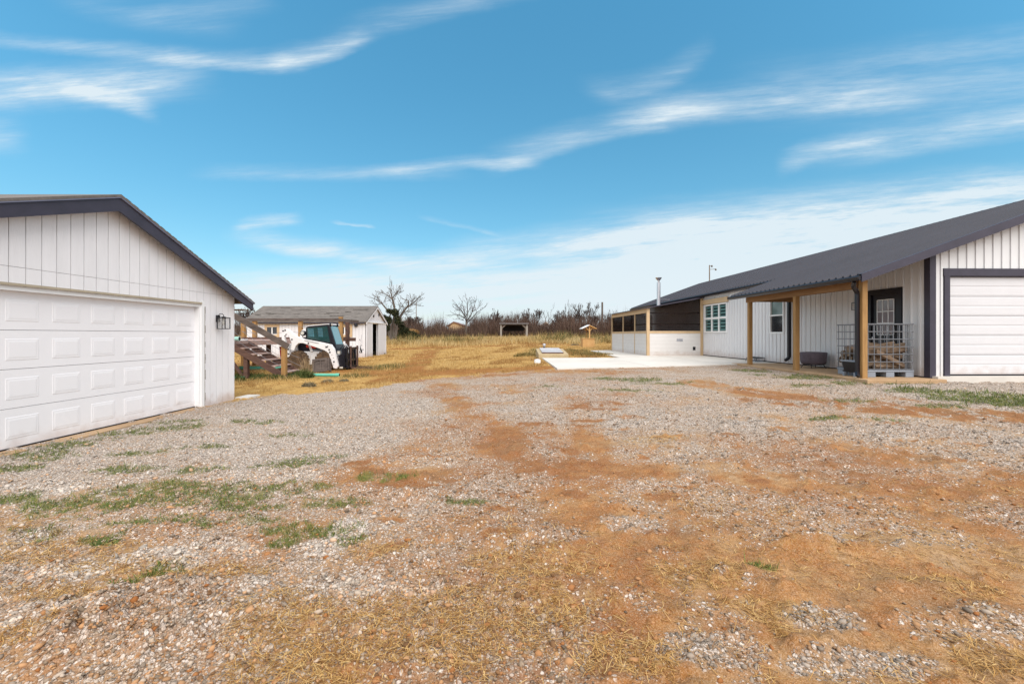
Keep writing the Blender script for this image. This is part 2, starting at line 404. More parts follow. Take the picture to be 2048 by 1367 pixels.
def covers(X, Y):
    wx = X + 0.35 * (fbm(X * 0.9, Y * 0.9, 3, 11) - .5) * np.clip(Y / 5, .3, 2); wy = Y + 0.5 * (fbm(X * 0.8 + 40, Y * 0.8, 3, 12) - .5) * np.clip(Y / 5, .3, 2.5)
    near = (Y > 0.8) & (Y < 22)
    big = fbm(X * 0.45, Y * 0.45, 4, 21); med = fbm(X * 1.8, Y * 1.8, 4, 31); fine = fbm(X * 7, Y * 7, 3, 41)
    fb = .55 * fbm(X * 2.6, Y * 2.6, 4, 401) + .45 * fbm(X * 11, Y * 11, 3, 402)
    br = lambda m: sstep(.34, .86, m * (1.0 + 4.2 * (fb - .5)))
    fb2 = .5 * fbm(X * 1.7 + 5, Y * 1.7, 4, 403) + .5 * fbm(X * 9, Y * 9, 3, 404)
    br2 = lambda m: sstep(.28, .78, m * (1.05 + 4.2 * (fb2 - .5)))
    gravel = 0.48 + 1.1 * (big - .5) + 1.3 * (med - .5) + .6 * (fine - .5)
    orange = 0.46 + 1.2 * (fbm(X * 0.6 + 9, Y * 0.6, 5, 51) - .5) + 0.9 * (fbm(X * 2.3, Y * 2.3 + 7, 4, 52) - .5) + .5 * (fbm(X * 9, Y * 9, 3, 53) - .5)
    green = np.zeros(X.shape); straw = np.clip(0.9 * (fbm(X * 1.3, Y * 1.3 + 20, 4, 61) - .60), 0, 1)
    white = np.zeros(X.shape)
    fine_zone = polym(wx, wy, [(-300, 1000), (-300, 880), (0, 890), (467, 802), (640, 781), (800, 760), (850, 800), (840, 850), (720, 915), (600, 948), (300, 968), (0, 1015)], 0.45)
    gravel += 0.62 * fine_zone; orange -= 0.45 * fine_zone; white += 0.35 * fine_zone
    rz = polym(wx, wy, [(850, 762), (1110, 742), (1500, 738), (1700, 762), (2100, 772), (2500, 790), (2500, 925), (2048, 910), (1500, 880), (1100, 856), (900, 838)], 0.8)
    gravel += 0.30 * rz; orange -= 0.20 * rz; white += .12 * rz
    rz2 = polym(wx, wy, [(1740, 760), (2400, 752), (2500, 812), (2048, 805), (1850, 800)], 0.4)
    gravel += 0.4 * rz2; orange -= 0.3 * rz2; white += 0.25 * rz2
    low = polym(wx, wy, [(500, 1400), (640, 1240), (760, 1120), (900, 1030), (1200, 975), (1500, 965), (2048, 960), (2600, 960), (2600, 1500), (500, 1500)], 0.35)
    gravel -= 0.38 * low; orange += 0.27 * low; straw += 0.30 * low * sstep(.47, .60, fb2)
    midz = polym(wx, wy, [(620, 960), (860, 880), (1500, 915), (2300, 930), (2300, 1000), (1400, 1010), (900, 1060), (700, 1010)], 0.5)
    gravel -= 0.12 * midz; orange += 0.10 * midz
    for px, w in (([(1400, 765), (1470, 778), (1580, 797), (1760, 815), (1900, 826), (2080, 838), (2300, 850)], 0.75), ([(1700, 812), (1900, 832), (2200, 850)], 0.7)):
        s = br(strokem(wx, wy, px, w) * .95); gravel -= 0.65 * s; orange += 0.40 * s
    s = br(strokem(wx, wy, [(770, 764), (860, 757), (1000, 751), (1100, 743), (1250, 745)], .8)); gravel -= .45 * s; orange += .25 * s
    for px, w in (([(860, 762), (905, 800), (960, 850), (1010, 900)], 0.5), ([(1130, 800), (1160, 850), (1180, 920)], 0.35), ([(800, 960), (1100, 930), (1300, 940)], 0.4)):
        s = strokem(wx, wy, px, w); gravel -= 0.42 * s; orange += 0.24 * s
    for e in DASH:
        s = br(soft_ell(wx, wy, e, .9)); gravel -= 0.60 * s; orange += 0.55 * s
    for e in GREEN:
        green = np.maximum(green, soft_ell(wx, wy, e, .9))
    for e in STRAW:
        straw = np.maximum(straw, br2(soft_ell(wx, wy, e, .9)) * .9)
    for e in WHITEG:
        q = .58 if e[0] > -.3 else .95
        s = br(soft_ell(wx, wy, e, .9)); gravel = np.maximum(gravel, s * q); white = np.maximum(white, (0.1 if q < .9 else .6) * s); orange -= 0.12 * s
    s = soft_ell(wx, wy, blobw(330, 1240, 210, 95), .4); gravel = np.maximum(gravel, .78 * s); white -= .35 * s; orange += .1 * s * (med - .3) * 4
    bY = np.interp(X, [p[0] for p in _bx], [p[1] for p in _bx])
    jag = 2.2 * (fbm(X * 1.1, Y * 1.1, 5, 71) - .5) + .9 * (fbm(X * 6, Y * 6, 3, 72) - .5)
    field = sstep(-0.25, 0.35, Y - bY + jag)
    out = sstep(13.5, 15.5, np.abs(X - 1) - 2)  # far left / right of the yard
    field = np.maximum(field, np.where(Y > 22, sstep(34, 36, Y), 0))
    track = np.zeros(X.shape)
    for px, w in (([(862, 700), (852, 708), (838, 722), (815, 742), (790, 758)], 1.0), ([(1150, 690), (1000, 691), (880, 694), (800, 698)], 2.0), ([(690, 741), (800, 747), (960, 742), (1060, 737)], 1.5),
                  ([(480, 727), (620, 727)], 1.3), ([(900, 757), (830, 760), (760, 764)], 0.5)):
        track = np.maximum(track, strokem(wx, wy, px, w))
    track *= 0.62 + 0.8 * sstep(.35, .6, fbm(X * 1.2, Y * 0.9, 4, 81))
    fgreen = np.zeros(X.shape)
    for e in [(560, 752, 110, 7), (500, 755, 60, 9), (760, 735, 60, 5), (1090, 705, 30, 8), (1180, 705, 50, 6), (700, 752, 60, 4), (860, 686, 120, 3), (1150, 683, 90, 3)]:
        fgreen = np.maximum(fgreen, soft_ell(wx, wy, blobw(*e), .7))
    green = br2(green) * sstep(.24, .52, fbm(X * 14, Y * 14, 3, 405) + .15 * (X > 8))
    c = lambda a: np.clip(a, 0, 1)
    return c(gravel), c(green), c(straw), c(orange), c(field), c(track), c(white), c(fgreen)

def relief(X, Y):
    """small real relief of the yard: ruts, clods, gravel heaps"""
    k = 1 - sstep(9, 24, Y)
    r = 0.030 * (fbm(X * 1.3, Y * 1.3, 4, 101) - .5) + 0.020 * (fbm(X * 5, Y * 5, 3, 111) - .5) + 0.016 * (fbm(X * 16, Y * 16, 2, 121) - .5)
    clod = fbm(X * 9, Y * 9, 3, 131); r = r + 0.034 * sstep(.58, .76, clod)
    for e, h in MOUND:
        m = soft_ell(X, Y, e, .8); r = r + h * m * (0.35 + 1.1 * vn(X * 11, Y * 11, 141) + .55 * sstep(.4, .85, vn(X * 23, Y * 23, 142)))
    return r * k * np.where(np.hypot(X, Y) < 60, 1, 0)

def gsurf(X, Y): return tz(X, Y) + relief(X, Y)

def build_ground():
    xs = np.concatenate([np.arange(-11, 13.001, 0.035)])
    xl = [-11.0]; st = 0.05
    while xl[-1] > -900: st *= 1.16; xl.append(xl[-1] - st)
    xr = [13.0]; st = 0.05
    while xr[-1] < 900: st *= 1.16; xr.append(xr[-1] + st)
    xs = np.concatenate([np.array(xl[1:][::-1]), xs, np.array(xr[1:])])
    ys = [1.0]; st = 0.018
    while ys[-1] < 1500:
        ys.append(ys[-1] + st); st = min(st * 1.0075, 0.2) if ys[-1] < 45 else st * 1.12
    yb = [1.0]; st = .1
    while yb[-1] > -300: st *= 1.3; yb.append(yb[-1] - st)
    ys = np.array(yb[1:][::-1] + ys)
    X, Y = np.meshgrid(xs, ys)
    Z = gsurf(X, Y)
    ny, nx = X.shape
    V = np.stack([X.ravel(), Y.ravel(), Z.ravel()], 1)
    i = np.arange(ny - 1)[:, None] * nx + np.arange(nx - 1)[None, :]
    idx = np.stack([i, i + 1, i + nx + 1, i + nx], -1).ravel()
    m = ground_material()
    o = np_mesh('ground', V, 4, idx, m)
    o.data.polygons.foreach_set('use_smooth', np.ones(len(o.data.polygons), bool))
    g, gr, st_, og, fd, tk, wh, fg = covers(X.ravel(), Y.ravel())
    one = np.ones_like(g)
    for nm, arr in (('cover_a', np.stack([g, gr, st_, og], 1)), ('cover_b', np.stack([fd, tk, wh, fg], 1))):
        a = o.data.attributes.new(nm, 'FLOAT_COLOR', 'POINT'); a.data.foreach_set('color', arr.astype(np.float32).ravel())
    tag(o, 'gravel and red dirt yard turning into a dry golden field', 'ground', kind='structure')
    print('ground verts', len(V))

def ground_material():
    m, nt, b = new_mat('ground')
    N = nt.nodes.new; L = nt.links.new
    geo = N('ShaderNodeNewGeometry')
    def noise(scale, detail=4, rough=.6, stretch=None):
        n = N('ShaderNodeTexNoise'); n.inputs['Scale'].default_value = scale; n.inputs['Detail'].default_value = detail; n.inputs['Roughness'].default_value = rough
        if stretch:
            mp = N('ShaderNodeMapping'); mp.inputs['Scale'].default_value = stretch[:3]
            if len(stretch) > 3: mp.inputs['Rotation'].default_value = (0, 0, stretch[3])
            L(geo.outputs['Position'], mp.inputs['Vector']); L(mp.outputs['Vector'], n.inputs['Vector'])
        else: L(geo.outputs['Position'], n.inputs['Vector'])
        return n.outputs['Fac']
    def ramp(fac, stops):
        r = N('ShaderNodeValToRGB'); e = r.color_ramp.elements
        while len(e) < len(stops): e.new(0.5)
        for k, (p, c) in enumerate(stops): e[k].position = p; e[k].color = (*c, 1)
        L(fac, r.inputs['Fac']); return r.outputs['Color']
    def math_(op, a, bb=None, cl=False):
        n = N('ShaderNodeMath'); n.operation = op; n.use_clamp = cl
        for k, v in enumerate((a, bb)):
            if v is None: continue
            if isinstance(v, (int, float)): n.inputs[k].default_value = v
            else: L(v, n.inputs[k])
        return n.outputs[0]
    def mix(fac, c1, c2):
        n = N('ShaderNodeMix'); n.data_type = 'RGBA'
        if isinstance(fac, (int, float)): n.inputs[0].default_value = fac
        else: L(fac, n.inputs[0])
        for k, c in ((6, c1), (7, c2)):
            if isinstance(c, tuple): n.inputs[k].default_value = (*c, 1)
            else: L(c, n.inputs[k])
        return n.outputs[2]
    def smap(v, a, bb):
        n = N('ShaderNodeMapRange'); n.interpolation_type = 'SMOOTHSTEP'; n.inputs[1].default_value = a; n.inputs[2].default_value = bb
        L(v, n.inputs[0]); return n.outputs[0]
    A = N('ShaderNodeAttribute'); A.attribute_name = 'cover_a'; sa = N('ShaderNodeSeparateColor'); L(A.outputs['Color'], sa.inputs[0])
    B = N('ShaderNodeAttribute'); B.attribute_name = 'cover_b'; sb = N('ShaderNodeSeparateColor'); L(B.outputs['Color'], sb.inputs[0])
    gravel, green, straw, orange = sa.outputs[0], sa.outputs[1], sa.outputs[2], A.outputs['Alpha']
    field, track, white, fgreen = sb.outputs[0], sb.outputs[1], sb.outputs[2], B.outputs['Alpha']
    n_fine = noise(34, 5, .7); n_mid = noise(6, 5, .65); n_tiny = noise(120, 3, .7)
    # bare dirt
    o2 = math_('ADD', orange, math_('MULTIPLY', math_('SUBTRACT', n_mid, 0.5), 0.9))
    dirt = ramp(o2, [(0.0, (0.40, 0.275, 0.17)), (0.32, (0.365, 0.20, 0.082)), (0.60, (0.32, 0.130, 0.032)), (1.0, (0.215, 0.066, 0.009))])
    dirt = mix(smap(n_fine, .46, .66), dirt, mix(.6, dirt, (0.13, 0.062, 0.028)))
    n_patch = noise(2.2, 6, .72)
    dirt = mix(math_('MULTIPLY', smap(n_patch, .50, .66), .62), dirt, (0.15, 0.078, 0.034))
    n_str = noise(9, 6, .75, (1, 2.2, 1, .3))
    dirt = mix(math_('MULTIPLY', smap(n_str, .50, .62), .55), dirt, (0.20, 0.105, 0.038))
    # stones: two sizes
    def stones(scale, dens_lo, seed):
        v = N('ShaderNodeTexVoronoi'); v.inputs['Scale'].default_value = scale; v.inputs['Randomness'].default_value = 1.0
        mp = N('ShaderNodeMapping'); mp.inputs['Location'].default_value = (seed, seed * 2, 0); mp.inputs['Scale'].default_value = (1, 1, 0.6)
        L(geo.outputs['Position'], mp.inputs['Vector']); L(mp.outputs['Vector'], v.inputs['Vector'])
        sc = N('ShaderNodeSeparateColor'); L(v.outputs['Color'], sc.inputs[0])
        body = smap(v.outputs['Distance'], .62, .40)
        pres = smap(math_('SUBTRACT', gravel, math_('MULTIPLY', sc.outputs[0], .95)), -0.02, 0.06)
        return math_('MULTIPLY', body, pres), sc, v
    s1, c1, v1 = stones(46, 0, 0); s2, c2, v2 = stones(88, 0, 3.3)
    scol = ramp(c1.outputs[1], [(0, (0.10, 0.075, 0.062)), (.27, (0.46, 0.395, 0.355)), (.6, (0.66, 0.59, 0.54)), (1, (0.84, 0.79, 0.745))])
    scol2 = ramp(c2.outputs[1], [(0, (0.20, 0.15, 0.125)), (.4, (0.50, 0.425, 0.375)), (1, (0.78, 0.71, 0.65))])
    stain = mix(math_('MULTIPLY', orange, 0.30), scol, (0.46, 0.27, 0.14)); stain2 = mix(math_('MULTIPLY', orange, 0.45), scol2, (0.44, 0.25, 0.12))
    stain = mix(math_('MULTIPLY', white, .45), stain, (0.64, 0.60, 0.555)); stain2 = mix(math_('MULTIPLY', white, .45), stain2, (0.62, 0.58, 0.535))
    dusty = mix(math_('MULTIPLY', gravel, .55), dirt, (0.38, 0.31, 0.255))
    col = mix(s2, dusty, stain2); col = mix(s1, col, stain)
    gv = N('ShaderNodeTexVoronoi'); gv.inputs['Scale'].default_value = 210; L(geo.outputs['Position'], gv.inputs['Vector'])
    gs = N('ShaderNodeSeparateColor'); L(gv.outputs['Color'], gs.inputs[0])
    grit = ramp(gs.outputs[0], [(0, (0.06, 0.033, 0.018)), (.35, (0.22, 0.125, 0.065)), (.7, (0.44, 0.295, 0.18)), (1, (0.70, 0.56, 0.43))])
    col = mix(.26, col, grit)
    # straw litter and live grass
    st_n = noise(20, 4, .7, (1, 3.2, 1, .6)); st_n2 = noise(26, 4, .7, (3.2, 1, 1, .4))
    stf = math_('MULTIPLY', smap(math_('MAXIMUM', st_n, st_n2), .5, .66), straw, True)
    col = mix(math_('MULTIPLY', stf, .85), col, mix(n_fine, (0.34, 0.20, 0.07), (0.60, 0.42, 0.19)))
    gcol = ramp(n_fine, [(.3, (0.050, 0.070, 0.016)), (.55, (0.115, 0.14, 0.032)), (.75, (0.26, 0.22, 0.08))])
    col = mix(math_('MULTIPLY', green, .75), col, gcol)
    # field of dry grass
    fn = noise(1.6, 6, .7, (1, 0.55, 1)); fn2 = noise(14, 5, .75)
    fcol = ramp(math_('ADD', math_('MULTIPLY', fn, .6), math_('MULTIPLY', fn2, .4)),
                [(.34, (0.20, 0.105, 0.03)), (.46, (0.36, 0.21, 0.065)), (.56, (0.46, 0.29, 0.10)), (.7, (0.56, 0.40, 0.18))])
    tcol = ramp(n_mid, [(.3, (0.17, 0.062, 0.013)), (.7, (0.34, 0.15, 0.04))])
    fcol = mix(math_('MULTIPLY', track, .9), fcol, tcol)
    fcol = mix(math_('MULTIPLY', fgreen, smap(fn2, .4, .65)), fcol, (0.14, 0.125, 0.04))
    col = mix(field, col, fcol)
    L(col, b.inputs['Base Color'])
    b.inputs['Roughness'].default_value = 0.92; b.inputs['Specular IOR Level'].default_value = 0.15
    h = math_('ADD', math_('MULTIPLY', s1, .9), math_('MULTIPLY', s2, .5))
    h = math_('MULTIPLY', h, math_('SUBTRACT', 1.0, field))
    h = math_('ADD', h, math_('ADD', math_('MULTIPLY', n_fine, .7), math_('MULTIPLY', n_tiny, .35)))
    bp = N('ShaderNodeBump'); bp.inputs['Strength'].default_value = .9; bp.inputs['Distance'].default_value = .012
    L(h, bp.inputs['Height']); L(bp.outputs['Normal'], b.inputs['Normal'])
    return m

# ------------------------------------------------------------------ loose ground stuff
RNG = np.random.default_rng(5)
ICO = bmesh.new(); bmesh.ops.create_icosphere(ICO, subdivisions=1, radius=1)
ICO_V = np.array([v.co[:] for v in ICO.verts]); ICO_F = np.array([[v.index for v in f.verts] for f in ICO.faces]); ICO.free()

def in_yard(X, Y):
    ok = ~((X < -6.35) & (Y < 10.6)); ok &= ~((X > 8.1) & (Y > 10.4)); ok &= ~((X > 1.4) & (Y > 14.0) & (Y < 20.7))
    return ok

def build_stones():
    n = 330000
    u = RNG.random(n); Y = 1.4 * np.exp(u * math.log(11.5 / 1.4)); X = (RNG.random(n) * 2 - 1) * (Y * 1.2 + .6)
    g, gr, st, og, fd, tk, wh, fg = covers(X, Y)
    dens = np.clip(g, 0.03, 1) ** 1.5 * (1 - fd) * np.clip(1.15 - 0.06 * Y, .25, 1)
    keep = (RNG.random(n) < dens * .7) & in_yard(X, Y)
    X, Y, wh, og = X[keep], Y[keep], wh[keep], og[keep]
    n = len(X); print('stones', n)
    r = np.exp(RNG.normal(-4.92, .40, n)) * (1 + .25 * (wh > .4)) * np.clip(.75 + Y * .05, .8, 1.2); r = np.clip(r, .0035, .022)
    J = ICO_V[None] * (1 + .28 * RNG.standard_normal((n, 12, 1))).clip(.55, 1.5)
    sc = np.stack([r * RNG.uniform(.8, 1.5, n), r * RNG.uniform(.6, 1.1, n), r * RNG.uniform(.45, .8, n)], 1)[:, None]
    P = J * sc
    a = RNG.random(n) * 2 * PI; ca, sa = np.cos(a)[:, None], np.sin(a)[:, None]
    tl = RNG.normal(0, .35, n)[:, None]
    x, y, z = P[..., 0], P[..., 1], P[..., 2]
    z2 = z * np.cos(tl) + x * np.sin(tl); x2 = x * np.cos(tl) - z * np.sin(tl)
    Xw = x2 * ca - y * sa + X[:, None]; Yw = x2 * sa + y * ca + Y[:, None]
    Zw = z2 + (gsurf(X, Y) + sc[:, 0, 2] * RNG.uniform(-.1, .55, n))[:, None]
    V = np.stack([Xw, Yw, Zw], -1).reshape(-1, 3)
    idx = (ICO_F[None] + (np.arange(n) * 12)[:, None, None]).ravel()
    t = RNG.random(n)
    base = np.stack([.21 + .42 * t, .175 + .37 * t, .145 + .33 * t], 1)
    warm = RNG.random(n)[:, None] < (.12 + .45 * og[:, None])
    base = np.where(warm, base * np.array([1.0, .72, .48]), base)
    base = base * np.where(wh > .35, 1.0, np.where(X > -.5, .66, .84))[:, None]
    base = base * (1 - np.clip(og * 1.3, 0, 1)[:, None] * np.array([.12, .24, .38]))
    base = base * (1 - .3 * wh[:, None]) + wh[:, None] * .3 * np.array([.68, .64, .585])
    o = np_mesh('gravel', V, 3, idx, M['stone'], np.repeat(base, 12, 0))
    tag(o, 'loose pale crushed limestone gravel spread over the yard', 'gravel', kind='stuff')

def build_clods():
    n = 9000
    u = RNG.random(n); Y = 1.5 * np.exp(u * math.log(10 / 1.5)); X = (RNG.random(n) * 2 - 1) * (Y * 1.2 + .5)
    g, gr, st, og, fd, tk, wh, fg = covers(X, Y)
    keep = (RNG.random(n) < .75 * og ** 1.5 * (1 - fd)) & in_yard(X, Y)
    X, Y, og = X[keep], Y[keep], og[keep]; n = len(X)
    r = np.clip(np.exp(RNG.normal(-4.95, .45, n)), .004, .022)
    P = ICO_V[None] * (1 + .3 * RNG.standard_normal((n, 12, 1))).clip(.5, 1.5) * np.stack([r * 1.3, r, r * .65], 1)[:, None]
    a = RNG.random(n) * 2 * PI; ca, sa = np.cos(a)[:, None], np.sin(a)[:, None]
    V = np.stack([P[..., 0] * ca - P[..., 1] * sa + X[:, None], P[..., 0] * sa + P[..., 1] * ca + Y[:, None], P[..., 2] + (gsurf(X, Y) + r * .15)[:, None]], -1).reshape(-1, 3)
    t = RNG.random(n)[:, None]
    base = np.array([.27, .10, .028]) * (1 - t) + np.array([.42, .24, .12]) * t
    o = np_mesh('dirt_clods', V, 3, (ICO_F[None] + (np.arange(n) * 12)[:, None, None]).ravel(), M['stone'], np.repeat(base, 12, 0))
    tag(o, 'crumbled clods of red dirt lying on the yard', 'dirt', kind='stuff')

def blades(X, Y, Z, h, w, lean, tint, name, label, cat, curl=.5, m=None):
    """upright grass blades: two-segment tapered ribbons"""
    n = len(X); a = RNG.random(n) * 2 * PI; b = RNG.random(n) * 2 * PI
    dx, dy = np.cos(a) * w / 2, np.sin(a) * w / 2
    lx, ly = np.cos(b) * lean * h, np.sin(b) * lean * h
    up = np.sqrt(np.clip(1 - lean ** 2, .04, 1)) * h
    p0 = np.stack([X - dx, Y - dy, Z], 1); p1 = np.stack([X + dx, Y + dy, Z], 1)
    mx, my, mz = X + lx * .4, Y + ly * .4, Z + up * .6
    p2 = np.stack([mx + dx * .7, my + dy * .7, mz], 1); p3 = np.stack([mx - dx * .7, my - dy * .7, mz], 1)
    p4 = np.stack([X + lx, Y + ly, Z + up], 1)
    V = np.stack([p0, p1, p2, p3, p4], 1).reshape(-1, 3)
    base = np.arange(n)[:, None] * 5
    idx = (base + np.array([0, 1, 2, 0, 2, 3, 3, 2, 4])[None]).ravel()
    o = np_mesh(name, V, 3, idx, m or M['blade'], np.repeat(tint, 5, 0))
    return tag(o, label, cat, kind='stuff')

def lerpc(t, *cs):
    cs = np.array(cs); t = np.clip(t, 0, .9999) * (len(cs) - 1); i = t.astype(int); f = (t - i)[:, None]
    return cs[i] * (1 - f) + cs[i + 1] * f

def build_grass():
    # green weeds creeping in the gravel
    n = 620000
    u = RNG.random(n); Y = 1.6 * np.exp(u * math.log(17 / 1.6)); X = (RNG.random(n) * 2 - 1) * (Y * 1.2 + .6)
    c = covers(X, Y)
    keep = (RNG.random(n) < c[1] * 1.5) & in_yard(X, Y) & (c[4] < .5)
    X, Y = X[keep], Y[keep]; n = len(X); print('green', n)
    h = np.exp(RNG.normal(-3.6, .45, n)).clip(.008, .09) * np.where(X > 8, 1.7, 1); lean = RNG.uniform(.3, .95, n)
    t = RNG.random(n)
    tint = lerpc(t, (.045, .078, .014), (.09, .135, .03), (.155, .19, .045), (.30, .25, .09))
    blades(X, Y, gsurf(X, Y) - .002, h, RNG.uniform(.002, .006, n) * np.clip(Y / 4, 1, 3), lean, tint, 'weeds', 'low green weeds and crabgrass creeping over the gravel', 'weeds')
    # straw litter lying flat
    n = 420000
    u = RNG.random(n); Y = 1.4 * np.exp(u * math.log(9 / 1.4)); X = (RNG.random(n) * 2 - 1) * (Y * 1.2 + .5)
    c = covers(X, Y)
    keep = (RNG.random(n) < np.clip(c[2], .02, 1) ** 1.2 * .36 * np.clip(1.4 - .1 * Y, .3, 1)) & in_yard(X, Y) & (c[4] < .5)
    X, Y = X[keep], Y[keep]; n = len(X); print('straw', n)
    Lh = np.clip(np.exp(RNG.normal(-3.75, .55, n)), .006, .085); a = RNG.random(n) * 2 * PI + 3 * fbm(X * 1.5, Y * 1.5, 2, 501); w = RNG.uniform(.0007, .0017, n) * np.clip(Y / 2.6, 1, 2.5)
    bend = RNG.normal(0, .5, n); z0 = gsurf(X, Y) + .004
    pts = []
    for k, s in enumerate((-1, 0, 1)):
        aa = a + bend * s * .5
        px = X + np.cos(aa) * Lh * s; py = Y + np.sin(aa) * Lh * s
        pz = z0 + RNG.uniform(-.004, .011, n)
        ox, oy = -np.sin(aa) * w, np.cos(aa) * w
        pts += [np.stack([px - ox, py - oy, pz], 1), np.stack([px + ox, py + oy, pz], 1)]
    V = np.stack(pts, 1).reshape(-1, 3)
    idx = (np.arange(n)[:, None] * 6 + np.array([0, 1, 3, 2, 2, 3, 5, 4])[None]).ravel()
    tint = lerpc(RNG.random(n), (.15, .064, .020), (.30, .150, .042), (.46, .262, .085), (.62, .42, .18))
    tag(np_mesh('straw', V, 4, idx, M['blade'], np.repeat(tint, 6, 0)), 'golden straw litter scattered over dirt and gravel', 'straw', kind='stuff')
    # dry golden grass of the field
    n = 420000
    u = RNG.random(n); Y = 10.2 * np.exp(u * math.log(66 / 10.2)); X = RNG.uniform(-.64, .30, n) * Y
    c = covers(X, Y)
    clump = fbm(X * 1.1, Y * .8, 3, 201)
    p = c[4] * (1 - .93 * c[5]) * (.25 + .9 * sstep(.35, .65, clump))
    keep = (RNG.random(n) < p) & ~((X < -6.3) & (Y < 10.7)) & ~((X > -16.8) & (X < -9.1) & (Y > 28.7) & (Y < 33.3))
    keep &= ~((X > 1.25) & (X < 2.72) & (Y > 20.6) & (Y < 23.1)) & ~((X > 1.35) & (Y > 14) & (Y < 20.75)) & ~((X > 5.1) & (Y < 31.2))
    X, Y, clump, fgr, trk = X[keep], Y[keep], clump[keep], c[7][keep], c[5][keep]; n = len(X); print('field', n)
    h = (.03 + .15 * sstep(.35, .7, clump) * RNG.random(n)) * np.clip(.8 + (Y - 12) * .018, .8, 1.6)
    h *= np.where(fgr > .5, 1.5, 1) * np.where(Y > 42, 1 + sstep(42, 58, Y) * 3.2, 1)
    tint = lerpc(np.clip(.25 + .7 * clump + RNG.normal(0, .22, n), 0, 1), (.16, .085, .026), (.33, .20, .062), (.47, .31, .115), (.60, .44, .21))
    brn = (RNG.random(n) < 1.6 * sstep(.47, .66, fbm(X * .5, Y * .3, 4, 205)) * .6 + trk)
    tint[brn] *= np.array([.62, .52, .45])
    gmask = (RNG.random(n) < .75 * fgr)
    tint[gmask] = lerpc(RNG.random(gmask.sum()), (.06, .07, .02), (.15, .14, .05))
    blades(X, Y, tz(X, Y) - .01, h, RNG.uniform(.004, .010, n) * np.clip(Y / 12, 1, 4.5), RNG.uniform(.1, .9, n), tint, 'dry_grass', 'golden dead grass covering the field', 'grass')

# ================================================================== BUILDINGS
def wall_lantern(parent, x, y, z, nx, ny, s=1.0):
    """box lantern on a back plate; (nx,ny) = outward direction"""
    rot = Matrix.Rotation(math.atan2(ny, nx), 3, 'Z')
    def T(p): return Vector((x, y, z)) + rot @ (Vector(p) * s)
    mb = MB()
    mb.obox(T((.012, 0, .06)), (.025 * s, .115 * s, .15 * s), rot)
    mb.tube([T((.02, 0, .12)), T((.05, 0, .165)), T((.11, 0, .165)), T((.135, 0, .13)), T((.135, 0, .10))], .008 * s, 6)
    mb.obox(T((.135, 0, .095)), (.06 * s, .06 * s, .02 * s), rot)
    c = .135; hw = .085
    for zz in (.08, -.16): 
        for d in (-1, 1):
            mb.obox(T((c + d * hw, 0, zz)), (.014 * s, 2 * hw * s + .014 * s, .014 * s), rot)
            mb.obox(T((c, d * hw, zz)), (2 * hw * s - .015 * s, .014 * s, .0135 * s), rot)
    mb.obox(T((c, 0, .088)), (2 * hw * s, 2 * hw * s, .004), rot)
    for dx in (-1, 1):
        for dy in (-1, 1): mb.obox(T((c + dx * hw, dy * hw, -.04)), (.0145 * s, .0145 * s, .2265 * s), rot)
    fr = mb.build('wall_lantern', M['black'], parent)
    g = MB()
    for d in (-1, 1):
        g.obox(T((c + d * (hw - .004), 0, -.04)), (.003, 2 * hw * s - .02, .22 * s), rot); g.obox(T((c, d * (hw - .004), -.04)), (2 * hw * s - .02, .003, .22 * s), rot)
    g.build('glass', M['clear'], fr)
    b = MB(); b.tube([T((c, 0, .08)), T((c, 0, .03))], .016 * s, 8); b.lathe(T((c, 0, -.07)), [(.006, 0), (.024 * s, .02), (.028 * s, .05), (.016 * s, .09), (.006, .1)], 10)
    b.build('bulb', M['lamp_grey'], fr)
    return fr

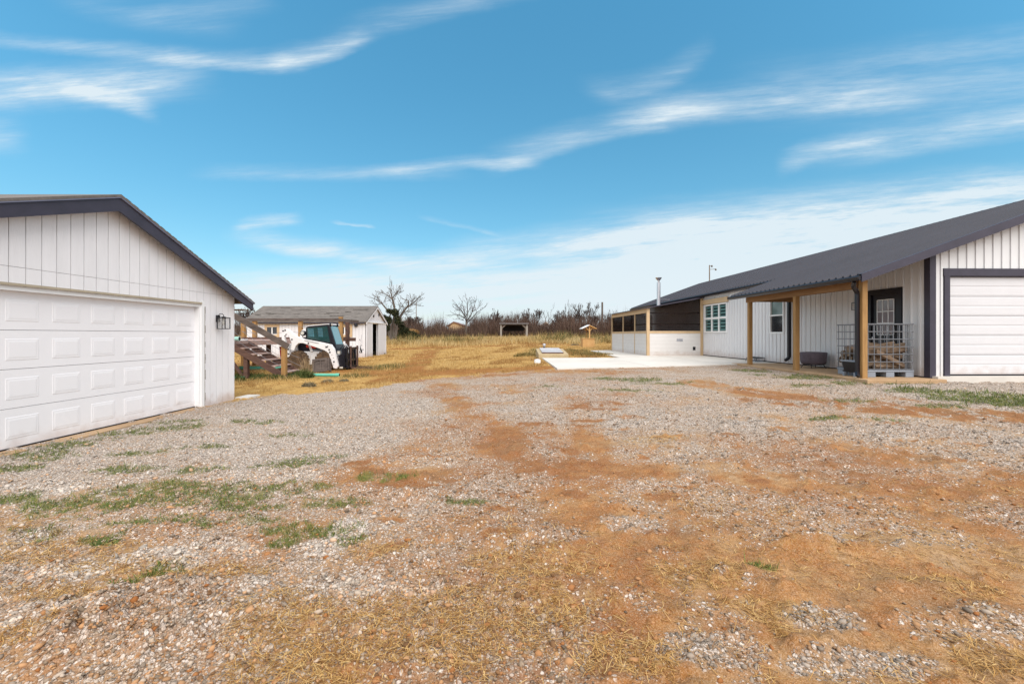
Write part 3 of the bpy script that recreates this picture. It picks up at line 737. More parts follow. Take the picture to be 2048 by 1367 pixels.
def build_garage():
    X0, Y0, Y1 = -6.4, 3.75, 10.51
    YR, ZR = 7.22, 3.72
    kL, kR = .335, .384
    root = thing('detached_garage', (X0, 7.0, 0), 'white board-sided garage with wide panelled door and dark fascia', 'garage')
    def ztop(s): return ZR - .05 - (kR * (s - YR) if s > YR else kL * (YR - s))
    ztop.kinks = (YR,)
    mp = lambda s, z, d: (X0 + d, s, z)
    D = (4.50, 9.42, -1, 2.13)
    mb = MB()
    strips(mb, mp, [(Y0, Y1)], -.14, -.012, -.06, ztop, [D], mi=1)
    SE = 2.375
    n0 = Y0
    pl = spans(Y0, Y1 + .0, .203, .012)
    lowcap = lambda s: min(SE - .002, ztop(s))
    strips(mb, mp, pl, -.012, .004, -.04, lowcap, [D], mi=0)
    # above the seam the boards start again
    seg = [(a, b) for a, b in pl]
    for a, b in seg:
        if ztop(a) > SE + .02 or ztop(b) > SE + .02:
            strips(mb, mp, [(a, b)], -.012, .005, SE + .003, ztop, (), mi=0)
    mb.build('wall', [M['white_siding'], M['groove']], root)
    # back and side walls
    mb = MB()
    mb.bb(-12.6, X0 - .14, Y1 - .14, Y1 - .002, -.06, 2.42); mb.bb(-12.6, X0 - .14, Y0, Y0 + .14, -.06, 2.42)
    mb.prism([(Y0 + .14, -.06), (Y1 - .14, -.06), (Y1 - .14, ztop(Y1 - .14) - .02), (YR, ZR - .08), (Y0 + .14, ztop(Y0 + .14) - .02)], 'x', -12.6, -12.46)
    mb.build('wall', M['white_siding'], root)
    mb = MB(); mb.bb(X0 - .010, X0 + .010, Y1 - .0, Y1 + .018, -.04, 2.38); mb.build('corner_trim', M['white_siding'], root)
    # door jamb (recessed opening)
    mb = MB()
    mb.bb(X0 - .16, X0 - .005, 9.36, 9.418, -.05, 2.128); mb.bb(X0 - .16, X0 - .005, 4.502, 4.56, -.05, 2.128); mb.bb(X0 - .16, X0 - .005, 4.56, 9.36, 2.07, 2.128)
    mb.bb(X0 - .006, X0 + .022, 9.40, 9.49, -.04, 2.20)
    mb.build('door_jamb', M['white_trim'], root)
    mb = MB(); mb.bb(X0 - .002, X0 + .03, 4.4, 9.40, 2.132, 2.165); mb.build('door_drip_cap', mat('drip', (.42, .36, .27), .6), root)
    rt = MB()
    zz = -.04; rr = random.Random(4)
    while zz < 1.95:
        h = rr.uniform(.03, .16)
        w = rr.uniform(.004, .028)
        rt.bb(X0 + .005, X0 + .0245, 9.488 - .002, 9.488 + w, zz, zz + h); zz += h
    rt.build('peeling_edge', mat('peel', (.10, .075, .05), .95, col2=(.34, .30, .26), scale=30), root)
    # sectional door: four sections of eight raised panels
    y0, y1 = 4.56, 9.36
    dr = None
    for k in range(4):
        za = .031 + k * .511; zb = za + .505
        mb = MB(); xd = X0 - .10
        mb.bb(xd - .045, xd, y0, y1, za, zb)
        pw = (y1 - y0) / 8
        for j in range(8):
            a = y0 + j * pw + .085; b = y0 + (j + 1) * pw - .085
            c0, c1 = za + .105, zb - .105
            # embossed frame: sloped lip round a raised field
            mb.hexa([(xd + .0005, a, c0), (xd + .0005, b, c0), (xd + .0005, b, c1), (xd + .0005, a, c1)][:0] or
                    [(xd - .002, a, c0), (xd - .002, b, c0), (xd + .004, b - .014, c0 + .014), (xd + .004, a + .014, c0 + .014),
                     (xd - .002, a, c1), (xd - .002, b, c1), (xd + .004, b - .014, c1 - .014), (xd + .004, a + .014, c1 - .014)])
            mb.hexa([(xd + .0039, a + .03, c0 + .03), (xd + .0039, b - .03, c0 + .03), (xd + .0068, b - .05, c0 + .05), (xd + .0068, a + .05, c0 + .05), (xd + .0039, a + .03, c1 - .03), (xd + .0039, b - .03, c1 - .03), (xd + .0068, b - .05, c1 - .05), (xd + .0068, a + .05, c1 - .05)])
        o = mb.build('garage_door', M['door_white'], root) if dr is None else mb.build('door_section', M['door_white'], dr)
        if dr is None: dr = o
    mb = MB(); mb.bb(X0 - .145, X0 - .090, y0, y1, .0125, .03); mb.build('bottom_seal', M['black'], dr)
    # roof
    xo = X0 + .2
    yE, zE = Y1 + .46, ZR - kR * (Y1 + .46 - YR); yN, zN = Y0 - .46, ZR - kL * (YR - Y0 + .46)
    mb = MB(); t = .05
    mb.prism([(YR, ZR + .005), (yE + .03, zE - .01), (yE + .03, zE - .04), (YR, ZR - .035)], 'x', -12.9, xo + .025)
    mb.prism([(YR, ZR + .005), (yN, zN + .005), (yN, zN - .035), (YR, ZR - .035)], 'x', -12.9, xo + .025)
    for k in range(26):   # courses of shingle
        f = k / 26
        a = YR + (yE - YR) * f; za = ZR + (zE - ZR) * f
        (mb.bar((-12.9, a, za + .006), (xo + .027, a, za + .006), .10, .006, up=(0, kR, 1)) if k else None)
    mb.build('roof', M['shingle'], root)
    for (ya, za, yb, zb) in ((YR, ZR, yE, zE), (YR, ZR, yN, zN)):
        mb = MB(); mb.prism([(ya, za - .036), (yb, zb - .036), (yb, zb - .205), (ya, za - .262)], 'x', xo - .038, xo)
        mb.build('rake_board', M['charcoal'], root)
        mb = MB(); mb.prism([(ya, za - .03), (yb, zb - .03), (yb, zb - .052), (ya, za - .052)], 'x', xo + .001, xo + .022); mb.build('drip_edge', mat('drip_edge', (.20, .20, .27), .35, metal=.3), root)
    mb = MB()  # deck boards under the overhang, lookouts, boxed eave
    mb.prism([(YR, ZR - .036), (yE - .04, zE - .036), (yE - .04, zE - .052), (YR, ZR - .052)], 'x', X0 + .006, xo - .039)
    mb.prism([(YR, ZR - .036), (yN + .04, zN - .036), (yN + .04, zN - .052), (YR, ZR - .052)], 'x', X0 + .006, xo - .039)
    mb.prism([(Y1 + .02, zE - .205), (yE - .01, zE - .205), (yE - .01, zE - .19), (Y1 + .02, zE - .19)], 'x', -12.8, xo - .04)
    mb.build('soffit', M['soffit'], root)
    for k in range(7):
        y = 7.6 + k * .52; z = ZR - kR * (y - YR) - .055
        mb = MB(); mb.bar((X0 + .005, y, z - .04), (xo - .04, y, z - .04), .04, .07); mb.build('lookout', M['wood_tan'], root)
    wall_lantern(root, X0 + .005, 9.93, 1.79, 1, 0, 1.0)
    mb = MB(); mb.bb(-12.6, X0 + .16, 4.3, 9.55, -.10, .012); mb.build('door_sill', M['concrete_tan'], root)

def window_unit(parent, name, mp, s0, s1, z0, z1, cols, rows, glasses, fw=.06, bar=.045, blind=None):
    mb = MB()
    def rect(a, b, c, d, e0, e1, m=mb): m.hexa([mp(a, c, e0), mp(b, c, e0), mp(b, c, e1), mp(a, c, e1), mp(a, d, e0), mp(b, d, e0), mp(b, d, e1), mp(a, d, e1)])
    rect(s0, s0 + fw, z0, z1, -.03, .045); rect(s1 - fw, s1, z0, z1, -.03, .045)
    rect(s0 + fw, s1 - fw, z0, z0 + fw, -.03, .045); rect(s0 + fw, s1 - fw, z1 - fw, z1, -.03, .045)
    ws = (s1 - s0 - 2 * fw); hs = (z1 - z0 - 2 * fw)
    for c in range(1, cols): rect(s0 + fw + ws * c / cols - bar / 2, s0 + fw + ws * c / cols + bar / 2, z0 + fw, z1 - fw, -.03, .035)
    for r in range(1, rows): rect(s0 + fw, s1 - fw, z0 + fw + hs * r / rows - bar / 2, z0 + fw + hs * r / rows + bar / 2, -.028, .037)
    fr = mb.build(name, M['white_trim'], parent)
    for r in range(rows):
        g = MB(); rect(s0 + fw * .9, s1 - fw * .9, z0 + fw + hs * r / rows, z0 + fw + hs * (r + 1) / rows, -.025, -.012, g)
        g.build('pane', glasses[r], fr)
    if blind:
        b = MB(); n = blind
        for r in range(rows):
            for k in range(n):
                za = z0 + fw + hs * (r + (k + .18) / n) / rows
                for c in range(cols):
                    a = s0 + fw + ws * c / cols + .05; e = s0 + fw + ws * (c + 1) / cols - .05
                    rect(a, e, za, za + hs / rows / n * .5, -.0119, -.007, b)
        b.build('blind', M['blind'], fr)
    return fr

XW, YF, YB = 9.9, 10.74, 34.3
XR = 14.9
def roofz(x): return 2.86 + .362 * (x - 8.0) if x <= XR else 2.86 + .362 * (2 * XR - x - 8.0)

def rib_roof(mb, x0, x1, y0, y1, pitch, th=.05):
    """standing ribs running up the slope"""
    for s in ((x0, x1),):
        a, b = s
        mb.prism([(a, roofz(a)), (b, roofz(b)), (b, roofz(b) - th), (a, roofz(a) - th)], 'y', y0, y1)
        n = round((y1 - y0) / pitch)
        for k in range(n):
            y = y0 + (k + .5) * (y1 - y0) / n
            P = []
            for x in (a - .012 if a < b else a + .012, b):
                z = roofz(x)
                P.append([(x, y - .048, z + .001), (x, y + .048, z + .001), (x, y + .016, z + .046), (x, y - .016, z + .046)])
            mb.add(P[0] + P[1], [(0, 1, 2, 3), (7, 6, 5, 4), (0, 1, 5, 4), (1, 2, 6, 5), (2, 3, 7, 6), (3, 0, 4, 7)])
            for q in (.33, .66):
                yy = y + q * (y1 - y0) / n
                if yy > y1 - .02: continue
                z0_, z1_ = roofz(a), roofz(b)
                mb.add([(a, yy - .02, z0_ + .001), (a, yy + .02, z0_ + .001), (a, yy, z0_ + .008), (b, yy - .02, z1_ + .001), (b, yy + .02, z1_ + .001), (b, yy, z1_ + .008)],
                       [(0, 1, 2), (3, 5, 4), (1, 4, 5, 2), (2, 5, 3, 0), (0, 3, 4, 1)])

def build_house():
    root = thing('metal_house', (9.9, 10.74, .5), 'long white metal-sided house with charcoal ribbed roof and corner porch', 'house')
    zb = .50
    mpS = lambda s, z, d: (XW - d, s, z)
    W1 = (16.22, 17.08, 1.54, 2.88); W3 = (20.30, 22.55, 1.60, 2.96); DR = (11.46, 12.53, .52, 2.70)
    zs = lambda s: roofz(XW) - .06
    ops = [W1, W3, DR]
    mb = MB(); strips(mb, mpS, [(YF + .0, YB)], -.12, 0, zb, zs, ops); strips(mb, mpS, ribs(YF + .14, YB - .1, .229, .045), 0.0003, .022, zb + .01, zs, [(o[0] - .02, o[1] + .02, o[2] - .02, o[3] + .02) for o in ops])
    strips(mb, mpS, ribs(YF + .14 + .076, YB - .1 + .076, .229, .02), 0.0003, .006, zb + .01, zs, [(o[0] - .02, o[1] + .02, o[2] - .02, o[3] + .02) for o in ops])
    mb.build('wall', M['metal_white'], root)
    mb = MB(); mb.bb(XW - .012, XW + .05, YF + .1, YB, zb - .12, zb - .002); mb.build('foundation', M['dark_int'], root)
    # gable wall with the overhead door
    mpF = lambda s, z, d: (s, YF - d, z)
    zf = lambda s: roofz(s) - .06
    zf.kinks = (XR,)
    GD = (10.22, 13.50, .40, 3.04)
    mb = MB(); strips(mb, mpF, [(XW - .0, 2 * XR - XW)], -.12, 0, zb, zf, [GD]); strips(mb, mpF, ribs(XW + .16, 2 * XR - XW - .1, .21, .045), .0003, .024, zb + .01, zf, [GD])
    mb.build('wall', M['front_white'], root)
    mb = MB(); mb.bb(2 * XR - XW - .12, 2 * XR - XW, YF + .121, YB, zb, roofz(XW) - .06); mb.prism([(XW + .12, zb), (2 * XR - XW - .12, zb), (2 * XR - XW - .12, roofz(XW) - .07), (XR, roofz(XR) - .08), (XW + .12, roofz(XW) - .07)], 'y', YB - .12, YB - .003)
    mb.build('wall', M['metal_white'], root)
    mb = MB(); mb.bb(XW - .03, XW + .005, YF - .035, YF + .12, zb - .02, zf(XW) - .01); mb.bb(XW + .0055, XW + .115, YF - .035, YF - .002, zb - .02, zf(XW) - .01); mb.build('corner_trim', M['charcoal'], root)
    mb = MB(); mb.bb(GD[0], GD[0] + .13, YF - .04, YF - .002, .42, 3.04); mb.bb(GD[1] - .13, GD[1], YF - .04, YF - .002, .42, 3.04); mb.bb(GD[0] - .02, GD[1] + .02, YF - .043, YF - .001, 2.885, 3.06)
    mb.bb(GD[0] + .1, GD[0] + .13, YF, YF + .1, .42, 2.885); mb.bb(GD[0] + .13, GD[1] - .13, YF, YF + .1, 2.87, 2.90)
    mb.build('door_frame', M['charcoal'], root)
    dr = MB()
    n = 5; a, b = GD[0] + .131, GD[1] - .131
    H = (2.868 - .56) / n
    for k in range(n):
        z0 = .56 + k * H
        dr.bb(a, b, YF + .05, YF + .09, z0 + .004, z0 + H - .004)
        dr.bb(a, b, YF + .042, YF + .0505, z0 + .03, z0 + H * .5 - .022); dr.bb(a, b, YF + .042, YF + .0505, z0 + H * .5 + .022, z0 + H - .03)
        for q in range(5):
            zz = z0 + .05 + q * .03; dr.bb(a, b, YF + .0408, YF + .0422, zz, zz + .012); zz += H * .5; dr.bb(a, b, YF + .0408, YF + .0422, zz, zz + .012)
    d = dr.build('garage_door', M['overhead_white'], root)
    mb = MB(); mb.bb(a, b, YF + .045, YF + .09, .525, .560); mb.build('bottom_seal', M['black'], d)
    mb = MB(); mb.bb(GD[0] - .3, GD[1] + .3, YF - .18, YF + .3, .30, .524); mb.build('door_sill', M['concrete'], root)
    # roofs
    mb = MB(); rib_roof(mb, XW - .20, XR, YF - .34, YB + .35, .229); rib_roof(mb, 2 * XR - XW + .20, XR, YF - .34, YB + .35, .45)
    rf = mb.build('roof', M['roof_metal'], root)
    mb = MB(); mb.prism([(XR - .16, roofz(XR - .16) + .026), (XR, roofz(XR) + .03), (XR + .16, roofz(XR + .16) + .026), (XR, roofz(XR) + .042)], 'y', YF - .35, YB + .36); mb.build('ridge_cap', M['roof_metal'], rf)
    mb = MB(); y0p, y1p = YF - .34, 16.35
    a, b = 8.0, XW - .205
    rib_roof(mb, a, b, y0p, y1p, .229)
    pr = mb.build('porch_roof', M['roof_metal'], root)
    mb = MB(); mb.prism([(a, roofz(a) + .028), (XW + .05, roofz(XW + .05) + .028), (XW + .05, roofz(XW + .05) - .05), (a, roofz(a) - .07)], 'y', y1p + .001, y1p + .03); mb.build('edge_trim', mat('trim_pale', (.42, .42, .46), .35, metal=.2), pr)
    # rake trim on the near gable
    for sgn, x0 in ((1, a - .03), (-1, 2 * XR - XW + .23)):
        mb = MB(); mb.prism([(x0, roofz(x0) + .030), (XR, roofz(XR) + .03), (XR, roofz(XR) - .17), (x0, roofz(x0) - .15)], 'y', y0p - .03, y0p - .001)
        mb.prism([(x0, roofz(x0) + .030), (XR, roofz(XR) + .03), (XR, roofz(XR) + .036), (x0, roofz(x0) + .036)], 'y', y0p - .03, y0p + .09)
        mb.prism([(x0 + .03, roofz(x0) - .105), (XR, roofz(XR) - .115), (XR, roofz(XR) - .105), (x0 + .03, roofz(x0) - .095)], 'y', y0p, YF - .045)
        mb.build('rake_trim', M['charcoal'], root)
    # gutters
    def gutter(x, y0, y1, z, par):
        g = MB(); g.prism([(x, z), (x - .10, z - .005), (x - .125, z - .03), (x - .115, z - .07), (x - .09, z - .105), (x - .01, z - .11), (x, z - .105)], 'y', y0, y1); return g.build('gutter', M['black'], par)
    gutter(a + .02, y0p - .01, y1p + .02, roofz(a) - .012, pr)
    gutter(XW - .18, y1p + .06, YB + .35, roofz(XW - .20) - .012, root)
    mb = MB(); mb.bb(XW - .18, XW - .03, y1p + .1, YB + .3, roofz(XW - .20) - .12, roofz(XW - .20) - .1); mb.build('soffit', M['charcoal'], root)
    # porch frame
    for (x, y) in ((8.31, 10.76), (8.31, 13.18), (8.31, 15.62)):
        p = MB(); p.bb(x - .062, x + .062, y - .062, y + .062, .36, 2.645 if y > 11 else 2.80); p.build('porch_post', M['wood_post'], root, bevel=.006)
    mb = MB(); mb.bb(8.24, 8.275, 10.86, 15.75, 2.60, 2.83); mb.bb(8.345, 8.38, 10.86, 15.75, 2.60, 2.83); mb.bb(8.38, XW - .03, 15.62, 15.66, 2.62, 2.80); mb.build('porch_beam', M['wood_beam'], root)
    mb = MB(); mb.bb(8.36, XW - .03, 10.42, 16.3, 2.835, 2.85); 
    k = 10.9
    while k < 16.2:
        mb.prism([(8.1, roofz(8.1) - .05), (XW - .03, roofz(XW - .03) - .05), (XW - .03, roofz(XW - .03) - .17), (8.1, roofz(8.1) - .17)], 'y', k, k + .04); k += .6
    mb = MB()
    k = 10.98
    while k < 16.2:
        mb.prism([(8.4, roofz(8.4) - .055), (XW - .03, roofz(XW - .03) - .055), (XW - .03, roofz(XW - .03) - .18), (8.4, roofz(8.4) - .18)], 'y', k, k + .04); k += .61
    mb.build('porch_rafters', M['wood_tan'], root)
    mb = MB(); mb.prism([(8.12, 10.40), (9.98, 10.40), (9.98, 16.5), (8.12, 16.5)], 'z', .32, .475); mb.build('porch_slab', M['concrete_tan'], root, bevel=.015)
    # downspouts
    mb = MB()
    def rect_tube(m, pts, w=.075, h=.06):
        for p, q in zip(pts[:-1], pts[1:]): m.bar(p, q, w, h, up=(0, 1, .01))
    rect_tube(mb, [(7.99, 10.62, 2.72), (8.01, 10.68, 2.64), (8.20, 10.80, 2.48), (8.205, 10.80, .62), (8.15, 10.72, .52)])
    mb.build('downspout', M['black'], root)
    mb = MB(); rect_tube(mb, [(XW - .17, 16.46, 3.36), (XW - .07, 16.3, 3.05), (XW - .065, 15.88, 2.95), (XW - .065, 15.88, .70), (XW - .20, 15.88, .60)], .085, .085)
    mb.build('downspout', M['black'], root)
    # windows, lintel
    window_unit(root, 'window', mpS, *W1, 1, 2, [M['glass_dark'], M['glass_grey']])
    window_unit(root, 'window', mpS, *W3, 3, 2, [M['glass_teal'], M['glass_teal']], blind=4, fw=.07, bar=.09)
    mb = MB(); mb.bb(XW - .10, XW - .024, 20.15, 22.66, 2.975, 3.20); mb.build('lintel', M['wood_tan'], root)
    # entry door
    mb = MB()
    s0, s1, z0, z1 = DR
    mb.bb(XW - .05, XW + .06, s0, s0 + .13, z0, z1); mb.bb(XW - .05, XW + .06, s1 - .13, s1, z0, z1); mb.bb(XW - .05, XW + .06, s0 + .13, s1 - .13, z1 - .13, z1)
    mb.build('door_frame', M['black'], root)
    mb = MB(); mb.bb(XW + .0, XW + .045, s0 + .132, s1 - .132, z0 + .02, z1 - .132); mb.bb(XW - .012, XW + .002, s0 + .24, s1 - .24, z0 + .15, z0 + .75)
    d = mb.build('entry_door', M['black'], root)
    g0, g1, q0, q1 = s0 + .25, s1 - .30, 1.50, 2.42
    mb = MB(); mb.bb(XW - .008, XW - .001, g0, g1, q0, q1); mb.build('pane', M['glass_door'], d)
    mb = MB()
    for k in range(4): y = g0 + (g1 - g0) * k / 3; mb.bb(XW - .016, XW - .0085, y - .010, y + .010, q0, q1)
    for k in range(4): z = q0 + (q1 - q0) * k / 3; mb.bb(XW - .0155, XW - .0088, g0, g1, z - .010, z + .010)
    mb.build('muntins', M['white_trim'], d)
    mb = MB(); mb.lathe((XW - .06, s1 - .19, 1.42), [(.012, -.0), (.03, .01), (.03, .03), (.01, .05)], 10, 'x'); mb.build('handle', M['galv'], d)
    wall_lantern(root, XW - .03, 12.78, 2.33, -1, 0, .85)
    # small black rack of the foundation vent
    t = thing('boot_rack', (9.7, 17.6, gz(9.6, 17.6)), 'low black wire rack on the concrete against the house wall', 'rack')
    mb = MB(); z = .43
    for y in (17.3, 18.0): mb.tube([(9.45, y, z), (9.5, y, z + .16), (9.8, y, z + .2), (9.82, y, z)], .012, 5)
    for k in range(6): x = 9.5 + k * .06; mb.tube([(x, 17.3, z + .16 + k * .008), (x, 18.0, z + .16 + k * .008)], .009, 5)
    mb.build('rack_frame', M['black'], t)
    mb = MB(); mb.bb(9.52, 9.78, 17.35, 17.95, z + .05, z + .07); mb.build('shelf', M['plastic_grey'], t)

def build_screen_porch():
    x0, x1, y0, y1 = 7.05, 9.87, 22.68, 29.9
    zb = .44
    root = thing('screened_porch', (8.3, 27, zb), 'lean-to porch with dark insect screens above cream boarded half walls', 'porch')
    def zr(x): return 2.86 + .185 * (x - x0)
    # half walls
    hw = MB()
    for k in range(6):
        za = zb + .02 + k * .187; hw.bb(x0 + .06, x1, y0 + .02 - .004, y0 + .06, za, za + .183)
        hw.bb(x0 + .016, x0 + .06, y0 + .061, y1 - .05, za, za + .183); hw.bb(x0 + .06, x1, y1 - .06, y1 - .02, za, za + .183)
    hw.bb(x0 + .061, x1, y0 + .026, y0 + .055, zb, zb + 1.12, 1); hw.bb(x0 + .03, x0 + .055, y0 + .062, y1 - .05, zb, zb + 1.12, 1)
    hw.build('half_wall', [M['cream'], M['seam']], root)
    fr = MB()
    for (xa, xb, ya, yb) in ((x0, x0 + .14, y0, y0 + .13), (x1 - .13, x1 + .0, y0 - .012, y0 + .1), (x0, x0 + .14, y1 - .13, y1)):
        p = MB(); p.bb(xa, xb, ya - .004, yb, zb - .02, zr(xa) - .02); p.build('post', M['wood_tan'], root)
    for y in (24.75, 27.1):
        p = MB(); p.bb(x0 + .004, x0 + .09, y, y + .09, zb, zr(x0) - .03); p.build('post', M['wood_tan'], root)
    r = MB(); r.bb(x0 + .141, x1 - .131, y0 - .002, y0 + .10, zb + 1.125, zb + 1.245); r.bb(x0 + .002, x0 + .10, y0 + .131, y1 - .131, zb + 1.125, zb + 1.245); r.build('sill_rail', M['wood_tan'], root)
    r = MB(); r.bb(x0 + .001, x0 + .1, y0 + .131, y1 - .131, zr(x0) - .27, zr(x0) - .022); r.build('header', M['wood_tan'], root)
    s = MB(); za = zb + 1.246
    s.prism([(x0 + .14, za), (x1 - .13, za), (x1 - .13, zr(x1) - .05), (x0 + .14, zr(x0) - .03)], 'y', y0 + .04, y0 + .045); s.build('screen', M['screen'], root)
    for ya, yb in ((y0 + .13, 24.75), (24.84, 27.1), (27.19, y1 - .13)):
        s = MB(); s.bb(x0 + .045, x0 + .05, ya, yb, za, zr(x0) - .27); s.build('screen', M['screen'], root)
    s = MB(); s.bb(x0 + .14, x1 - .13, y1 - .05, y1 - .045, za, zr(x0) - .05); s.build('screen', M['screen'], root)
    r = MB(); r.bb(x0 + .14, x1 - .13, y1 - .09, y1 - .03, zb + 1.125, zb + 1.245)
    for z in (2.0, 2.55): r.bb(x0 + .16, x1 - .14, y0 + .05, y0 + .09, z, z + .06); r.bb(x0 + .06, x0 + .095, y0 + .14, y1 - .14, z, z + .06)
    for x in (8.3,): r.bb(x, x + .07, y1 - .09, y1 - .02, zb, zr(x) - .06)
    r.build('screen_rail', M['dark_int'], root)
    rf = MB(); rf.prism([(x0 - .10, zr(x0 - .1)), (x1, zr(x1)), (x1, zr(x1) - .06), (x0 - .10, zr(x0 - .1) - .045)], 'y', y0 - .15, y1 + .15)
    rf.build('roof', M['charcoal'], root)
    m = MB(); m.bb(8.55, 8.85, y0 + .005, y0 + .0155, 1.17, 1.30); m.build('vent_grille', M['galv'], root)
    m = MB(); m.bb(9.36, 9.49, y0 + .002, y0 + .0155, .73, .90); m.build('outlet_box', M['black'], root)
    # stove pipe through the roof
    px, py = 8.66, 25.6
    m = MB(); m.lathe((px, py, 0), [(.098, zr(px) - .1), (.098, 4.42)], 18); sp = m.build('stove_pipe', M['galv'], root, smooth=False)
    m = MB(); m.lathe((px, py, 4.42), [(.05, 0), (.06, .14), (.08, .145)], 12); m.lathe((px, py, 4.55), [(.08, 0), (.165, .12), (.175, .15), (.05, .17)], 16); m.build('pipe_cap', M['galv'], sp)
    m = MB(); m.bar((px, py, 3.5), (9.4, py + .3, 3.5), .03, .03); m.build('pipe_brace', M['galv'], sp)
    # things seen dimly behind the screen
    t = thing('porch_table', (8.9, 28, zb), 'dark table standing inside the screened porch', 'table')
    m = MB(); m.bb(8.2, 9.5, 27.3, 28.9, 1.16, 1.22); m.build('tabletop', M['wood_red'], t)
    for x in (8.28, 9.42):
        for y in (27.4, 28.8): m = MB(); m.bb(x - .04, x + .04, y - .04, y + .04, zb, 1.16); m.build('leg', M['wood_red'], t)

def build_shed():
    x0, x1, y0, y1 = -16.62, -9.15, 28.7, 33.2
    zb, ze, zr = .02, 2.42, 3.43
    ym = (y0 + y1) / 2
    root = thing('storage_shed', ((x0 + x1) / 2, ym, zb), 'white weathered shed with grey shingle roof and sliding doors ajar', 'shed')
    mpF = lambda s, z, d: (s, y0 - d, z)
    Wn = [(-15.35, -14.72, 1.50, 1.98), (-10.80, -10.12, 1.50, 1.98)]
    mb = MB(); strips(mb, mpF, [(x0, x1)], -.1, 0, zb, lambda s: ze, Wn, 1); strips(mb, mpF, spans(x0, x1, .2, .012), .0003, .014, zb, lambda s: ze, Wn, 0); mb.build('wall', [M['shed_white'], M['groove']], root)
    st = MB(); rr = random.Random(9)
    st.bar((-9.46, y0 - .016, .35), (-9.40, y0 - .016, 1.48), .012, .0025, up=(0, 1, 0))
    for k in range(20):
        c = (-9.45 + rr.gauss(0, .07), 0, rr.choice([rr.uniform(.35, .8), rr.uniform(.7, 1.5)])); w = rr.uniform(.01, .04); h = rr.uniform(.03, .10) * (1.6 if c[2] < .8 else .5)
        st.prism([(c[0] - w, c[2]), (c[0] - w * .3, c[2] + h), (c[0] + w * .8, c[2] + h * .7), (c[0] + w * .6, c[2] - h * .5)], 'y', y0 - .0175, y0 - .0145)
    st.build('paint_wear', M['dark_int'], root)
    # gable wall: track board, two sliding doors with a dark gap
    kz = (zr - ze) / (ym - y0)
    mpG = lambda s, z, d: (x1 + d, s, z)
    zt = lambda s: zr - .04 - kz * abs(s - ym)
    zt.kinks = (ym,)
    gap = (29.9, 31.35, -1, 2.22)
    mb = MB(); strips(mb, mpG, [(y0 + .101, y1)], -.1, 0, zb, zt, [gap]); strips(mb, mpG, spans(y0 + .0, y1, .2, .010), .0003, .012, 2.30, zt); mb.build('wall', M['shed_white'], root)
    for a, b in ((y0 + .02, 29.95), (31.3, y1 + .02)):
        mb = MB(); mb.bb(x1 + .03, x1 + .065, a, b, .06, 2.26); mb.bb(x1 + .065, x1 + .08, a, a + .09, .06, 2.26); mb.bb(x1 + .065, x1 + .08, b - .09, b, .06, 2.26); mb.build('sliding_door', M['shed_white'], root)
    mb = MB(); mb.bb(x1 + .012, x1 + .11, y0 - .05, y1 + .25, 2.27, 2.33); mb.build('door_track', M['white_trim'], root)
    mb = MB(); mb.bb(x1 - 1.6, x1 - 1.5, 29.4, 31.8, zb, 2.4); mb.bb(x0, x0 + .1, y0 + .1, y1, zb, ze); mb.bb(x0 + .1, x1 - .1, y1 - .1, y1, zb, ze); mb.build('wall', M['dark_int'], root)  # near-black inner sheet and walls: interior shade put into the colour
    for y, z in ((30.35, 2.75), (31.55, 2.86)):
        mb = MB(); mb.lathe((x1 + .012, y, z), [(.10, 0), (.10, .03), (.05, .05)], 12, 'x'); mb.build('gable_vent', M['black'], root)
    mb = MB()
    for s in (-1, 1):
        ye = ym + s * (ym - y0 + .22); zz = zr - kz * (ym - y0 + .22)
        mb.prism([(ym, zr + .02), (ye, zz + .02), (ye, zz - .04), (ym, zr - .04)], 'x', x0 - .2, x1 + .14)
        for k in range(1, 11):
            f = k / 11; mb.bb(x0 - .2, x1 + .14, ym + (ye - ym) * f - .02, ym + (ye - ym) * f + .02, zr + (zz - zr) * f + .012, zr + (zz - zr) * f + .03)
    # lifted and patched shingle strips
    for k in range(14):
        f = rr.uniform(.1, .9); xx = rr.uniform(x0, x1 - 1); ye = y0 - .22
        y = ym + (ye - ym) * f; z = zr - kz * (ym - y) + .026
        mb.bar((xx, y, z), (xx + rr.uniform(.3, 1.0), y, z), .12, .02)
    rf = mb.build('roof', M['shingle'], root)
    mb = MB(); mb.bb(x0 - .15, x1 + .02, y0 - .20, y0 - .17, ze - .22, ze - .06); mb.bb(x0 - .15, x1 + .02, y0 - .17, y0 - .015, ze - .10, ze - .08); mb.build('fascia', M['charcoal'], root)
    mb = MB(); mb.prism([(y0 - .22, ze - .14), (ym, zr - .04), (ym, zr - .17), (y0 - .22, ze - .25)], 'x', x1 + .11, x1 + .138); mb.prism([(y1 + .22, ze - .14), (ym, zr - .04), (ym, zr - .17), (y1 + .22, ze - .25)], 'x', x1 + .11, x1 + .138); mb.build('rake_board', M['shed_white'], root)
    for w in Wn:
        mb = MB(); a, b, c, d = w
        mb.bb(a - .15, b + .15, y0 - .035, y0 - .0143, c - .15, c); mb.bb(a - .15, b + .15, y0 - .035, y0 - .0143, d, d + .15); mb.bb(a - .15, a, y0 - .035, y0 - .0143, c, d); mb.bb(b, b + .15, y0 - .035, y0 - .0143, c, d)
        f = mb.build('window', M['wood_tan'], root)
        mb = MB(); mb.bb((a + b) / 2 - .03, (a + b) / 2 + .03, y0 - .02, y0 + .02, c, d); mb.bb(a, b, y0 - .018, y0 + .02, c, c + .04); mb.build('sash', M['white_trim'], f)
        mb = MB(); mb.bb(a, b, y0 + .03, y0 + .04, c, d); mb.build('pane', M['glass_dark'], f)
